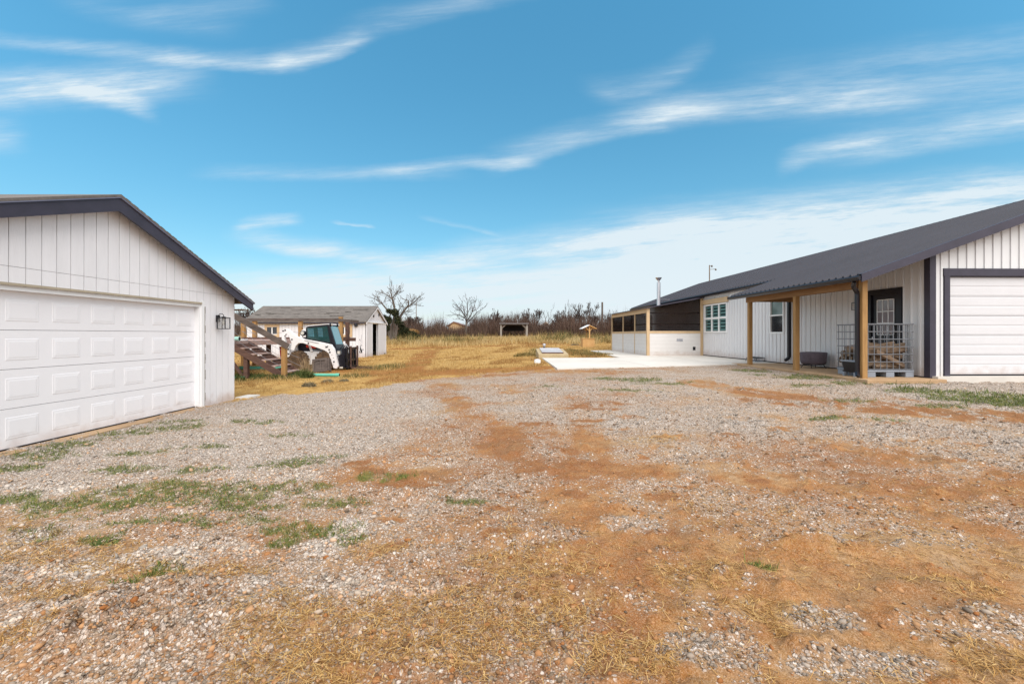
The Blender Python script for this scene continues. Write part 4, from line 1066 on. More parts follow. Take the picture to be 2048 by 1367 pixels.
    mb = MB(); mb.lathe((-9.72, y0 - .1, 2.0), [(.02, .25), (.10, .2), (.12, .05), (.05, 0)], 10); mb.bb(-9.76, -9.68, y0 - .1, y0 - .014, 2.2, 2.26); mb.build('wall_lamp', M['black'], root)

def build_deck():
    root = thing('wooden_deck', (-9.5, 18, .05), 'unfinished red-brown deck with open stairs and plank handrail behind the garage', 'deck')
    ya, yb = 15.6, 16.78
    def line(x): return 1.24 - .575 * (x + 9.6)       # top edge of the stringers
    for y in (ya, yb):
        m = MB(); m.prism([(-9.72, line(-9.72)), (-7.74, line(-7.74)), (-7.60, .06), (-7.95, .06), (-9.72, line(-9.72) - .24)], 'y', y - .022, y + .022); m.build('stringer', M['wood_red'], root)
    for k in range(5):
        x = -9.42 + k * .36; z = line(x) - .085
        m = MB(); m.bb(x - .02, x + .27, ya + .023, yb - .023, z - .04, z); m.build('tread', M['wood_tread'], root)
    for k in range(5):
        x = -9.42 + k * .36; z = line(x) - .085
        m = MB(); m.bb(x - .03, x - .008, ya + .023, yb - .023, z - .04, z + .13); m.build('riser', M['wood_red'], root)
    # rail plank, newel and cables
    for y in (ya - .05,):
        m = MB(); m.bar((-9.95, y, 2.44), (-7.60, y, 1.09), .045, .19, up=(0, 0, 1)); m.build('handrail', M['wood_grey'], root)
        m = MB(); m.bb(-7.85, -7.70, y + .023, y + .16, -.02, 1.10); m.build('newel_post', M['wood_post'], root)
    for y in (ya + .09, yb):
        for q in (.22, .45):
            m = MB(); n = 8; pts = []
            for i in range(n + 1):
                x = -9.9 + (2.12 + .3 * (q < .3)) * i / n; pts.append((x, y, line(x) + q - .12 * math.sin(PI * i / n)))
            m.tube(pts, .006, 5); m.build('cable', M['steel'], root)
    # legs and brace below
    for (x, y) in ((-9.12, 15.72), (-10.1, 15.72), (-11.6, 15.72), (-10.1, 19), (-12.6, 21.8)):
        m = MB(); m.bb(x - .07, x + .07, y - .07, y + .07, -.02, min(1.2, line(x) - .2) if x > -9.7 else 1.2); m.build('deck_leg', M['wood_red'], root)
    m = MB(); m.bar((-9.75, 15.70, .78), (-9.2, 15.70, .02), .05, .13, up=(0, 1, 0)); m.build('brace', M['wood_red'], root)
    m = MB(); m.bb(-13, -9.66, 15.6, 22, 1.24, 1.28); m.bb(-9.70, -9.655, 15.6, 22, 1.10, 1.239); m.bb(-13, -9.7, 15.6, 15.645, 1.10, 1.239)
    m.build('deck_floor', M['wood_tread'], root)
    m = MB(); m.bb(-13, -8.19, 22.02, 22.065, 1.22, 1.38); m.bb(-8.62, -8.56, 22.3, 24.3, 1.22, 1.38); m.bb(-8.9, -8.2, 24.1, 24.14, 1.16, 1.34); m.build('rim_board', M['wood_red'], root)
    for x, y, z1, k in ((-12.45, 22.1, 2.24, 'wood_post'), (-10.22, 22.1, 2.26, 'wood_post'), (-8.26, 22.1, 2.37, 'wood_post'), (-8.62, 24.0, 2.22, 'wood_red'), (-13.0, 22.1, 2.2, 'wood_post')):
        m = MB(); m.bb(x - .085, x + .085, y - .03, y + .14, -.05, z1); m.build('post', M[k], root)
    m = MB(); m.bb(-13.2, -8.35, 22.02, 22.068, 2.16, 2.29); m.bb(-8.17, -8.1, 22.2, 24.3, 2.12, 2.26); m.bar((-8.345, 22.04, 2.22), (-7.72, 22.04, 2.16), .045, .12); m.build('top_rail', M['wood_grey'], root)
    for q in (1.65, 1.95):
        m = MB(); pts = [(-13 + i * .47, 22.0, q - .10 * math.sin(PI * (i % 5) / 5)) for i in range(11)]; m.tube(pts, .008, 5); m.build('cable', M['steel'], root)
    m = MB(); m.bb(-10.6, -9.75, 15.9, 16.9, 1.285, 1.34); m.build('loose_boards', M['white_trim'], None)
    tag(bpy.data.objects['loose_boards'], 'white boards lying on the deck beside the stair top', 'boards')
    def pipe(a, b, r, mt, label):
        m = MB(); a = Vector(a); b = Vector(b); d = (b - a).normalized()
        m.tube([a, b - d * .12], r, 14, 0); m.tube([b - d * .13, b], r * 1.18, 14, 0); m.tube([b - d * .02, b + d * .002], r * .95, 14, 1)
        o = m.build('drain_pipe', [mt, M['dark_int']], None, smooth=False, origin=a); tag(o, label, 'pipe', 'loose drain pipes')
    pipe((-10.8, 15.75, 1.36), (-9.38, 15.75, 1.36), .065, M['pipe_pale'], 'pale green pipe lying on the deck at the stair top')
    pipe((-8.35, 16.35, .06), (-6.15, 16.35, .05), .055, M['pipe_green'], 'green pipe lying in grass in front of the loader')
    pipe((-11.3, 19.0, .10), (-9.6, 19.3, .08), .085, M['pipe_green'], 'green pipe on red dirt seen below the stairs')
    pipe((-9.9, 15.2, .05), (-8.9, 15.2, .05), .05, M['pipe_green'], 'green pipe half hidden in weeds by the garage corner')
    # old wooden door panel leaning in front of the wheel
    t = thing('wooden_crate', (-7.45, 17.9, .02), 'weathered wooden crate panel leaning before the front wheel', 'crate')
    rot = Matrix.Rotation(R(-8), 3, 'Y') @ Matrix.Rotation(R(-16), 3, 'X')
    def T(x, y, z): return Vector((-7.50, 17.95, .02)) + rot @ Vector((x, y, z))
    m = MB(); m.obox(T(0, 0, .28), (.56, .035, .50), rot); m.build('panel', M['wood_grey'], t)
    m = MB()
    for z in (.05, .51): m.obox(T(0, -.03, z), (.60, .04, .09), rot)
    for x in (-.26, .26): m.obox(T(x, -.029, .28), (.09, .038, .37), rot)
    m.obox(T(.03, -.027, .28), (.05, .03, .37), rot); m.build('frame', M['wood_grey'], t)
    m = MB(); m.obox(T(.33, .10, .28), (.05, .22, .52), rot); m.build('side_panel', M['wood_grey'], t)

def build_loader():
    OX, OY, OZ = -8.417, 20.0, -.01
    root = thing('skid_steer_loader', (OX, OY, OZ), 'white skid steer loader with muddy tyres and pallet forks', 'loader')
    k = 19.1 / 910
    def L(px, py): return (OX + (px - 620) * k, OZ + (742 - py) * k)
    def side(pts, y0, y1, name, m, par=root, bevel=0.0):
        b = MB(); b.prism([L(*p) for p in pts], 'y', OY + y0, OY + y1); return b.build(name, m, par, bevel=bevel)
    # chassis
    body = side([(596, 704), (655, 704), (664, 712), (660, 731), (590, 731), (586, 715)], -.56, .56, 'chassis', M['mach_white'], bevel=.02)
    side([(566, 690), (584, 682), (590, 690), (590, 706), (590, 716), (574, 724), (566, 712)], -.46, .46, 'engine_cover', M['mach_white'], bevel=.02)
    side([(586, 680), (600, 676), (612, 686), (652, 692), (656, 705), (588, 705)], -.50, .50, 'engine_bay', M['black'])
    side([(610, 690), (613, 690), (619, 704.4), (614.5, 704.4)], -.60, -.505, 'body_strut', M['mach_white'])
    side([(604, 691), (624, 693), (624, 698), (605, 696)], -.545, -.51, 'red_decal', M['red'])
    side([(619, 700), (640, 700), (640, 704), (619, 704)], -.545, -.512, 'hydraulic_cylinder', M['steel'])
    for y0, y1 in ((-.55, -.40), (.40, .55)):
        side([(550, 694), (556, 694), (557, 716), (552, 716)], y0, y1, 'tail_light', M['red'])
    side([(555, 690), (570, 690), (572, 722), (557, 720)], -.55, .55, 'rear_door', M['mach_white'], bevel=.02)
    # wheels
    for wx in (592.5, 648.5):
        cx, _ = L(wx, 742)
        for s in (-1, 1):
            yc = OY + s * .74
            b = MB(); b.lathe((cx, yc, OZ + .405), [(.22, -.15), (.36, -.155), (.395, -.12), (.40, 0), (.395, .12), (.36, .155), (.22, .15)], 28, 'y')
            for q in range(18):
                a = 2 * PI * q / 18
                for sd in (-1, 1):
                    aa = a + (PI / 18 if sd > 0 else 0)
                    u = Vector((math.cos(aa), 0, math.sin(aa))); tg = Vector((-math.sin(aa), 0, math.cos(aa)))
                    b.bar(Vector((cx, yc, OZ + .405)) + u * .405 + Vector((0, sd * .155, 0)) - tg * .03, Vector((cx, yc, OZ + .405)) + u * .415 + tg * .045 + Vector((0, sd * .005, 0)), .055, .05, up=u)
            w = b.build('wheel', M['tyre'], root)
            b = MB(); f = s * -1
            b.lathe((cx, yc, OZ + .405), [(.235, -.06), (.235, .06)], 24, 'y'); b.lathe((cx, yc + s * .065, OZ + .405), [(.10, -.03), (.10, .03)], 12, 'y')
            b.lathe((cx, yc + s * .085, OZ + .405), [(.215, -.03), (.17, .0)] if s > 0 else [(.17, 0), (.215, .03)], 24, 'y'); b.build('rim', M['black'], w)
    # lift arms (both sides) with the rear links
    arm = [(568, 660), (573, 658), (579, 661), (592, 673), (608, 679), (640, 685), (662, 690), (668, 699), (676, 733), (673, 738), (667, 737), (657, 707), (648, 701), (628, 694), (606, 687), (597, 687), (591, 693), (588, 702), (581, 700), (583, 688), (578, 673), (572, 668), (568, 673), (571, 690), (580, 712), (573, 717), (566, 704), (563, 680), (564, 664)]
    for y0, y1 in ((-.90, -.74), (.74, .90)):
        a = side(arm, y0, y1, 'lift_arm', M['mach_white'], bevel=.012)
        if y0 < 0:
            for (x, y) in ((566.5, 662.5), (570.5, 661), (568, 687), (576.5, 699), (577, 708), (572, 713), (584, 679.5), (617, 687), (658.5, 700), (660, 705), (668, 724)):
                c = L(x, y); b = MB(); b.lathe((c[0], OY + y0 - .02, c[1]), [(.032, 0), (.032, .03)], 10, 'y'); b.build('pin', M['black'], a)
            # small animal-head mark on the arm
            g = lambda x, y: (653.5 + x, 694 + y)
            side([g(-3.4, -1.8), g(-2.2, -.6), g(1.0, -.8), g(3.2, -2.4), g(2.6, -.2), g(1.6, 1.8), g(.6, .9), g(-.2, 2.5), g(-1.2, 1.6), g(-2.6, 2.2), g(-2.2, .6)], y0 - .016, y0 - .0125, 'emblem', M['black'], a)
            side([(609, 680.6), (638, 687.0), (638, 687.6), (609, 681.4)], y0 - .016, y0 - .0125, 'decal_line', M['black'], a)
    side([(580, 684), (585, 681), (586, 694), (582, 702), (579, 700)], -.70, -.60, 'lift_cylinder', M['black'])
    # cab
    cab = side([(602, 656), (606, 652.5), (648, 649), (651, 651), (663, 690), (667, 706), (612, 706), (601, 692)], -.46, .46, 'cab', M['black'], bevel=.015)
    side([(603, 654.5), (607, 651.2), (648, 647.6), (652, 649.6), (648, 648.8), (607, 652.6)], -.47, .47, 'cab_roof', M['mach_white'], cab)
    side([(604.5, 656.5), (646, 652.5), (652, 686), (606, 678)], -.4805, -.462, 'side_window', M['glass_teal'], cab)
    for (xa, xb, ya, yb) in ((607, 618, 658.5, 674), (627, 636, 657, 674)):
        b = MB(); n = 6
        for i in range(n + 1):
            x = xa + (xb - xa) * i / n; p, q = L(x, ya), L(x + 1.5, yb); b.bar((p[0], OY - .484, p[1]), (q[0], OY - .484, q[1]), .006, .010)
            y = ya + (yb - ya) * i / n; p, q = L(xa, y), L(xb, y); b.bar((p[0], OY - .487, p[1]), (q[0], OY - .487, q[1]), .010, .006)
        b.build('window_screen', M['black'], cab)
        side([(xa - .5, ya - .5), (xb + .5, ya - .5), (xb + 2, yb + .5), (xa + 1, yb + .5)], -.4825, -.481, 'painted_reflection', M['glass_blue'], cab)  # blue patch on the window: its reflection is painted as colour
    # windscreen facing forward
    b = MB(); p, q = L(650.8, 653), L(662.6, 690)
    b.hexa([(p[0] + .004, OY - .38, p[1]), (q[0] + .004, OY - .38, q[1]), (q[0] + .004, OY + .38, q[1]), (p[0] + .004, OY + .38, p[1]),
            (p[0] + .02, OY - .38, p[1] + .006), (q[0] + .02, OY - .38, q[1] + .006), (q[0] + .02, OY + .38, q[1] + .006), (p[0] + .02, OY + .38, p[1] + .006)]); b.build('windscreen', M['glass_blue'], cab)
    for s in (-1, 1):
        b = MB(); c = L(652, 650.5); b.lathe((c[0], OY + s * .40, c[1] + .02), [(.03, -.06), (.07, -.03), (.075, .05)], 12, 'x'); hl = b.build('work_light', M['black'], cab)
        b = MB(); b.lathe((c[0] + .051, OY + s * .40, c[1] + .02), [(.062, 0), (.05, .012)], 12, 'x'); b.build('lens', M['lamp_grey'], hl)
    b = MB(); c = L(598, 667); b.lathe((c[0], OY - .52, c[1]), [(.06, -.09), (.11, -.06), (.11, .07), (.07, .09)], 14, 'y'); al = b.build('air_cleaner', M['black'], root)
    b = MB(); b.lathe((c[0], OY - .615, c[1]), [(.07, 0), (.075, .015)], 14, 'y'); b.build('cap', M['lamp_grey'], al)
    # quick coupler and pallet fork frame
    side([(674, 712), (680, 708), (685, 710), (685, 738), (675, 738)], -.72, .72, 'coupler', M['black'])
    for y in (-.66, -.30, .30, .66):
        side([(680, 698), (686, 698), (687, 736), (680, 736)], y - .04, y + .04, 'coupler_arm', M['black'])
    f = MB()
    p, q = L(689, 696), L(691, 739)
    for z in (p[1] - .05, (p[1] * .4 + q[1] * .6), q[1] + .06): f.bb(p[0], p[0] + .06, OY - .68, OY + .68, z - .05, z + .05)
    for y in (-.66, -.36, .0, .36, .66): f.bb(p[0] + .001, p[0] + .05, OY + y - .03, OY + y + .03, q[1] + .05, p[1] + (.04 if abs(y) > .5 else .0))
    f.build('fork_frame', M['black'], root)
    for y in (-.38, .42):
        f = MB(); f.bb(p[0] + .065, p[0] + .11, OY + y - .05, OY + y + .05, q[1] + .0, p[1] + .06); f.prism([(p[0] + .07, q[1] - .0), (p[0] + 1.15, q[1] + .0), (p[0] + 1.15, q[1] + .012), (p[0] + .07, q[1] + .05)], 'y', OY + y - .05, OY + y + .05); f.build('fork', M['wood_red'], root)
    b = MB(); c = L(671, 706)
    b.bb(c[0], c[0] + .1, OY - .70, OY - .58, c[1] - .06, c[1] + .06); c = L(676, 738); b.bb(c[0], c[0] + .14, OY - .735, OY - .64, c[1], c[1] + .07)
    b.build('hydraulic_fitting', M['lamp_grey'], root)
    for y in (-.2, .1, .35):
        b = MB(); c0, c1 = L(667, 700), L(684, 712); b.tube([(c0[0], OY + y, c0[1]), (c0[0] + .18, OY + y - .03, c0[1] + .18), (c1[0], OY + y - .05, c1[1] + .2), (c1[0], OY + y - .05, c1[1])], .018, 6); b.build('hose', M['black'], root)
    b = MB(); c = L(675, 682); b.tube([(c[0], OY + .35, c[1] - .2), (c[0], OY + .35, c[1] + .35), (c[0] - .1, OY + .35, c[1] + .5)], .012, 6); b.build('mirror_arm', M['black'], root)

def build_porch_things():
    # wire cage tote on its pallet
    x0, x1, y0, y1, zb, zt = 8.60, 9.70, 10.97, 11.95, .475, 1.755
    t = thing('wire_tote_cage', ((x0 + x1) / 2, (y0 + y1) / 2, zb), 'grey tubular cage on a plastic pallet holding firewood by the door', 'cage')
    m = MB(); m.bb(x0 - .02, x1 + .02, y0 - .02, y1 + .02, zb + .125, zb + .17)
    for x in (x0 + .10, (x0 + x1) / 2, x1 - .08):
        for y in (y0 + .08, (y0 + y1) / 2, y1 - .08): m.bb(x - .10, x + .10, y - .09, y + .09, zb + .0, zb + .1245)
    m.build('pallet', M['plastic_grey'], t, bevel=.01)
    for s in range(4):
        m = MB()
        a, b = {0: ((x0, y0), (x1, y0)), 1: ((x1, y0), (x1, y1)), 2: ((x1, y1), (x0, y1)), 3: ((x0, y1), (x0, y0))}[s]
        n = 7
        for i in range(n + 1):
            f = (i + .12) / (n + .24); p = (a[0] + (b[0] - a[0]) * f, a[1] + (b[1] - a[1]) * f)
            m.tube([(p[0], p[1], zb + .17), (p[0], p[1], zt)], .0095, 6)
        for j in range(7):
            z = zb + .19 + (zt - zb - .19) * j / 6; r = .015 if j == 6 else .010
            dx = .012 if s in (0, 2) else 0; d = (b[0] - a[0], b[1] - a[1]); L = math.hypot(*d); ox, oy = d[1] / L * .016, -d[0] / L * .016
            m.tube([(a[0] + ox, a[1] + oy, z), (b[0] + ox, b[1] + oy, z)], r, 6)
        m.build('cage_side', M['steel'], t)
    # split logs, each its own thing
    rr = random.Random(12); labels = 'split firewood log piled inside the wire cage on the porch'
    ends = 0
    slots = []
    for lay in range(6):
        z = zb + .24 + lay * .095
        for j in range(6 if lay < 4 else 5):
            slots.append((y0 + .10 + j * .155 + rr.uniform(-.02, .02) + (.06 if lay % 2 else 0), z + rr.uniform(-.015, .02)))
    for (y, z) in slots:
        L = rr.uniform(.62, 1.02); xc = (x0 + x1) / 2 + rr.uniform(-.22, .2); r = rr.uniform(.055, .10)
        if xc - L / 2 < x0 + .03: xc = x0 + .03 + L / 2
        if xc + L / 2 > x1 - .03: xc = x1 - .03 - L / 2
        m = MB(); k = rr.choice([3, 4, 7, 8]); ph = rr.uniform(0, 6.28); tilt = rr.gauss(-.06, .24) if lay else 0; yaw = rr.gauss(0, .12)
        tm = max(0, (z - (zb + .18 + r)) / (L / 2)); tilt = max(-tm, min(tm, tilt)); ym_ = max(0, (min(y - y0, y1 - y) - r - .02) / (L / 2)); yaw = max(-ym_, min(ym_, yaw))
        ring = [(ph + 2 * PI * i / k + rr.uniform(-.2, .2), r * rr.uniform(.8, 1.2)) for i in range(k)]
        secs = 5; vs = []
        for s in range(secs):
            f = s / (secs - 1) - .5
            for (a, q) in ring: vs.append((xc + f * L, y + math.cos(a) * q * rr.uniform(.93, 1.07) + f * L * (rr.uniform(.0, .02) + yaw), z + math.sin(a) * q * rr.uniform(.93, 1.07) + f * L * tilt))
        fs = []; mi = []
        for s in range(secs - 1):
            for i in range(k):
                fs.append((s * k + i, s * k + (i + 1) % k, (s + 1) * k + (i + 1) % k, (s + 1) * k + i)); mi.append(0 if (k > 4 or i % k == 0) else 1)
        fs += [tuple(range(k)), tuple(range((secs - 1) * k, secs * k))]; mi += [1, 1]
        m.v = vs; m.f = fs; m.mi = mi
        o = m.build('firewood_log', [M['log_bark'], M['log_wood']], None, origin=(xc, y, z)); tag(o, labels, 'log', 'firewood logs in the wire cage')
    # dark basket cart to the left of the post
    t = thing('storage_bin', (8.46, 11.26, .475), 'dark plastic bin with a grey rim beside the firewood cage', 'bin')
    m = MB(); bx0, bx1, by0, by1, bz = 8.37, 8.56, 11.02, 11.5, .475
    m.hexa([(bx0 + .04, by0 + .04, bz + .10), (bx1 - .04, by0 + .04, bz + .10), (bx1 - .04, by1 - .04, bz + .10), (bx0 + .04, by1 - .04, bz + .10), (bx0, by0, bz + .37), (bx1, by0, bz + .37), (bx1, by1, bz + .37), (bx0, by1, bz + .37)]); m.build('tub', M['black'], t)
    m = MB(); m.bb(bx0 - .02, bx1 + .02, by0 - .02, by0 + .005, bz + .36, bz + .39); m.bb(bx0 - .02, bx1 + .02, by1 - .005, by1 + .02, bz + .36, bz + .39); m.bb(bx0 - .02, bx0 + .005, by0 + .005, by1 - .005, bz + .36, bz + .39); m.bb(bx1 - .005, bx1 + .02, by0 + .005, by1 - .005, bz + .36, bz + .39)
    for x in (bx0 + .05, (bx0 + bx1) / 2, bx1 - .05): m.bb(x - .008, x + .008, by0 - .012, by0 + .012, bz + .10, bz + .36)
    m.build('rim', M['plastic_grey'], t)
    for x in (bx0 + .03, bx1 - .03):
        for y in (by0 + .06, by1 - .06): m = MB(); m.bb(x - .03, x + .03, y - .03, y + .03, bz, bz + .10); m.build('foot', M['plastic_grey'], t)
    # covered fire pit
    cx, cy, z = 9.42, 14.05, .475
    t = thing('fire_pit', (cx, cy, z), 'round fire pit under a dark grey fabric cover on thin black legs', 'fire pit')
    m = MB(); n = 32; rr = random.Random(2); vs = []; fs = []
    prof = [(.30, .13), (.335, .16), (.35, .25), (.355, .38), (.362, .46), (.35, .485), (.20, .495), (.02, .50)]
    wob = [rr.uniform(-1, 1) for _ in range(n)]
    for i, (r, h) in enumerate(prof):
        for k in range(n):
            a = 2 * PI * k / n; q = r * (1 + .022 * wob[k] * max(0, 1 - i / 4) + .008 * math.sin(5 * a + i)); hh = h + (.018 * wob[(k * 3) % n] if i == 0 else 0)
            vs.append((cx + q * math.cos(a), cy + q * math.sin(a), z + hh))
    for i in range(len(prof) - 1):
        for k in range(n): fs.append((i * n + k, i * n + (k + 1) % n, (i + 1) * n + (k + 1) % n, (i + 1) * n + k))
    fs.append(tuple(range((len(prof) - 1) * n, len(prof) * n))); m.add(vs, fs); m.build('cover', M['cover'], t, smooth=True)
    m = MB(); m.lathe((cx, cy, z + .10), [(.28, 0), (.30, .04)], 24); m.build('bowl', M['black'], t)
    for k in range(4):
        a = PI / 4 + k * PI / 2; m = MB(); m.tube([(cx + .24 * math.cos(a), cy + .24 * math.sin(a), z + .13), (cx + .33 * math.cos(a), cy + .33 * math.sin(a), z + .0)], .011, 6); m.build('leg', M['black'], t)

def build_yard_things():
    # concrete
    m = MB(); z = .335
    pts = [(1.54, 14.4), (4.6, 15.07), (8.5, 16.2), (8.15, 16.52), (9.95, 16.52), (9.95, 23.0), (7.2, 23.0), (7.2, 31), (5.7, 31), (5.25, 20.9), (1.66, 20.8)]
    n = len(pts); vs = []
    def pz(x): return .452 + .015 * max(0, (x - 4) / 6)
    V0 = [(x, y, .2) for x, y in pts]; V1 = [(x, y, pz(x)) for x, y in pts]
    m.add(V0 + V1, [tuple(range(n - 1, -1, -1)), tuple(range(n, 2 * n))] + [(i, (i + 1) % n, n + (i + 1) % n, n + i) for i in range(n)])
    def joint(xa, ya, xb, yb, w=.012):
        d = Vector((xb - xa, yb - ya, 0)).normalized(); q = Vector((-d.y, d.x, 0)) * w
        c = [(xa + q.x, ya + q.y), (xb + q.x, yb + q.y), (xb - q.x, yb - q.y), (xa - q.x, ya - q.y)]
        m.add([(x, y, pz(x) + .003) for x, y in c], [(0, 1, 2, 3)], 1)
    joint(4.7, 15.15, 4.7, 20.8); joint(7.6, 16.0, 7.6, 22.9); joint(1.62, 18.0, 4.69, 18.0); joint(4.71, 18.0, 7.59, 18.0); joint(7.61, 19.5, 9.9, 19.5); joint(5.7, 24.4, 7.15, 24.4); joint(5.7, 27.4, 7.15, 27.4); joint(5.3, 21.0, 7.2, 21.0)
    o = m.build('patio_slab', [M['concrete'], M['seam']], None); tag(o, 'pale concrete patio slab beside the house and screened porch', 'patio', kind='structure')
    m = MB(); m.bb(-6.38, -6.08, 10.55, 11.05, -.06, .05); o = m.build('stoop_slab', M['concrete'], None); tag(o, 'small concrete slab at the garage corner', 'slab', kind='structure')
    # storm shelter with sloping steel door
    x0, x1, y0, y1 = 1.28, 2.65, 20.75, 23.0
    t = thing('storm_shelter', (1.96, 21.9, .42), 'low concrete storm shelter with a sloping steel door', 'storm shelter')
    m = MB(); m.prism([(y0, .30), (y1, .30), (y1, .80), (y0, .62)], 'x', x0, x1); m.build('base', M['concrete_old'], t, bevel=.02)
    m = MB(); m.prism([(y0 + .18, .637 + .003), (y1 - .12, .793), (y1 - .12, .84), (y0 + .18, .69)], 'x', x0 + .18, x1 - .22); d = m.build('door', mat('shelter_door', (.36, .32, .33), .45, metal=.15, col2=(.62, .60, .60), scale=1.6), t)
    m = MB(); m.bb(x0 + .17, x1 - .21, y0 + .155, y0 + .179, .63, .69); m.build('door_edge', M['wood_red'], d)
    m = MB(); m.lathe((1.72, 23.2, .40), [(.055, 0), (.055, .55)], 12); m.lathe((1.72, 23.2, .95), [(.085, 0), (.085, .05), (.05, .09)], 12); p = m.build('vent_pipe', M['galv'], t)
    m = MB(); m.lathe((1.72, 23.2, .72), [(.0585, 0), (.0585, .17)], 12); m.build('band', M['black'], p)
    o = MB().lathe((1.03, 17.4, gz(1.03, 17.4)), [(.10, 0), (.125, .04), (.12, .16), (.03, .18)], 12).build('bucket', M['white_trim'], None, origin=(1.03, 17.4, gz(1.03, 17.4))); tag(o, 'small white bucket in dry grass beside the patio corner', 'bucket')
    # wishing well
    cx, cy = 6.1, 36.0; z = gz(cx, cy)
    t = thing('wishing_well', (cx, cy, z), 'wooden wishing well with a little gabled roof in the grass', 'well')
    m = MB(); 
    for s in (-1, 1): m.bb(cx - .45, cx + .45, cy + s * .45 - .03, cy + s * .45 + .03, z - .05, z + .68); m.bb(cx + s * .45 - .03, cx + s * .45 + .03, cy - .42, cy + .42, z - .05, z + .68)
    m.build('box', M['well_wood'], t); m = MB(); m.bb(cx - .52, cx + .52, cy - .52, cy - .40, z + .681, z + .73); m.bb(cx - .52, cx + .52, cy + .40, cy + .52, z + .681, z + .73); m.bb(cx - .52, cx - .40, cy - .4, cy + .4, z + .681, z + .73); m.bb(cx + .40, cx + .52, cy - .4, cy + .4, z + .681, z + .73); m.build('rim', M['well_wood'], t)
    for dy, dx in ((-.44, .07), (.44, -.02)):
        m = MB(); m.bb(cx + dx - .05, cx + dx + .05, cy + dy - .05, cy + dy + .05, z + .73, z + 1.6)
        m.bar((cx + dx, cy + dy, z + 1.3), (cx + dx - .3, cy + dy, z + 1.55), .05, .07, up=(0, 1, 0)); m.bar((cx + dx, cy + dy, z + 1.3), (cx + dx + .3, cy + dy, z + 1.55), .05, .07, up=(0, 1, 0)); m.build('post', M['well_wood'], t)
    m = MB(); rx = cx + .03; m.prism([(rx, z + 1.78), (rx - .58, z + 1.50), (rx - .58, z + 1.45), (rx, z + 1.72)], 'y', cy - .65, cy + .65); m.build('roof', M['white_trim'], t)
    m = MB(); m.prism([(rx, z + 1.78), (rx + .58, z + 1.50), (rx + .58, z + 1.45), (rx, z + 1.72)], 'y', cy - .65, cy + .65); m.build('roof', M['well_wood'], t)
    m = MB(); m.tube([(cx, cy - .4, z + 1.25), (cx, cy + .4, z + 1.25)], .06, 8); m.build('winch', M['wood_red'], t)
    # hay shelter far back in the brush
    Y = 66; xl, xr = W(1002, 660, Y)[0], W(1054, 660, Y)[0]; zg = gz(0, Y) - .1
    t = thing('pole_shelter', ((xl + xr) / 2, Y, zg), 'open pole shelter with a dark flat roof before the brush', 'shelter')
    for x in (xl, xr):
        for y in (Y, Y + 3.2):
            m = MB(); m.bb(x - .11, x + .11, y - .11, y + .11, zg, 3.0); m.bar((x, y - .02, 2.35), (x + (.75 if x == xl else -.75), y - .02, 3.0), .08, .12, up=(0, 1, 0)); m.build('post', mat('pole_grey', (.30, .27, .24), .85), t)
    m = MB(); m.bb(xl - .25, xr + .25, Y - .35, Y + 3.6, 3.02, 3.2); m.build('roof', mat('shelter_roof', (.13, .115, .115), .7), t)
    m = MB(); m.bb(xl, xr, Y - .06, Y - .02, 2.86, 3.01); m.build('beam', M['wood_grey'], t)
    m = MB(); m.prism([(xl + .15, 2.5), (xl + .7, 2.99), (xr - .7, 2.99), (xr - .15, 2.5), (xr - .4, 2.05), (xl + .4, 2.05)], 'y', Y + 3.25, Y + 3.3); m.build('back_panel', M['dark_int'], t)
    # distant roofs beyond the brush
    Y = 135
    for (xa, xb, pk, ye, yp, mt, nm, lb, zb_) in ((893, 936, 907, 651, 642.5, 'brown_roof', 'farmhouse', 'distant house with a brown roof rising behind the brush', 0), (1072, 1110, 1092, 655, 642, 'metal_white', 'barn', 'distant white roofed barn glimpsed through bare branches', 0)):
        t = thing(nm, W((xa + xb) / 2, 672, Y), lb, 'house' if nm == 'farmhouse' else 'barn')
        A, B, P = W(xa, ye, Y), W(xb, ye + 2, Y), W(pk, yp, Y)
        m = MB(); m.prism([(A[0], A[2]), (P[0], P[2]), (B[0], B[2]), (B[0], B[2] - .25), (P[0], P[2] - .3), (A[0], A[2] - .25)], 'y', Y, Y + 14); m.build('roof', M[mt], t)
        m = MB(); m.prism([(A[0] + .5, .9), (B[0] - .5, .9), (B[0] - .5, B[2] - .25), (P[0], P[2] - .31), (A[0] + .5, A[2] - .25)], 'y', Y + .5, Y + 13.5); m.build('wall', M['wood_tan'] if nm == 'farmhouse' else M['shed_white'], t)
    # poles
    def pole(px, ptop, Y, r, label, arm=None, pale=False):
        a = W(px, 676, Y); b = W(px, ptop, Y); t = thing('utility_pole', (a[0], Y, gz(a[0], Y)), label, 'pole')
        m = MB(); m.tube([(a[0], Y, gz(a[0], Y) - .3), (b[0], Y, b[2])], [r, r * .75], 8); m.build('pole', M['bark_pale'] if pale else M['bark'], t)
        if arm:
            m = MB()
            for (dx, dz, l) in arm: m.bar((b[0], Y, b[2] + dz), (b[0] + dx, Y, b[2] + dz + .1), .08, .08); m.lathe((b[0] + dx, Y, b[2] + dz - .1), [(.05, .3), (.22, .05), (.12, -.1)], 8)
            m.build('crossarm', M['bark'], t)
        return t
    pole(1204.5, 604, 78, .20, 'dark utility pole standing in the brush beside the screened porch')
    pole(1419, 530, 95, .14, 'thin pole with a lamp arm rising behind the house roof', [(1.3, -.9, 1), (.5, -.2, 1)], True)
    pole(832.5, 604, 100, .10, 'slim pale mast with a small box beside the bare tree', None, True)
    b = W(834.5, 636, 100); m = MB(); m.bb(b[0] - .1, b[0] + .25, 99.8, 100.2, b[2] - .3, b[2] + .3); m.build('box', M['black'], bpy.data.objects['utility_pole.002'])

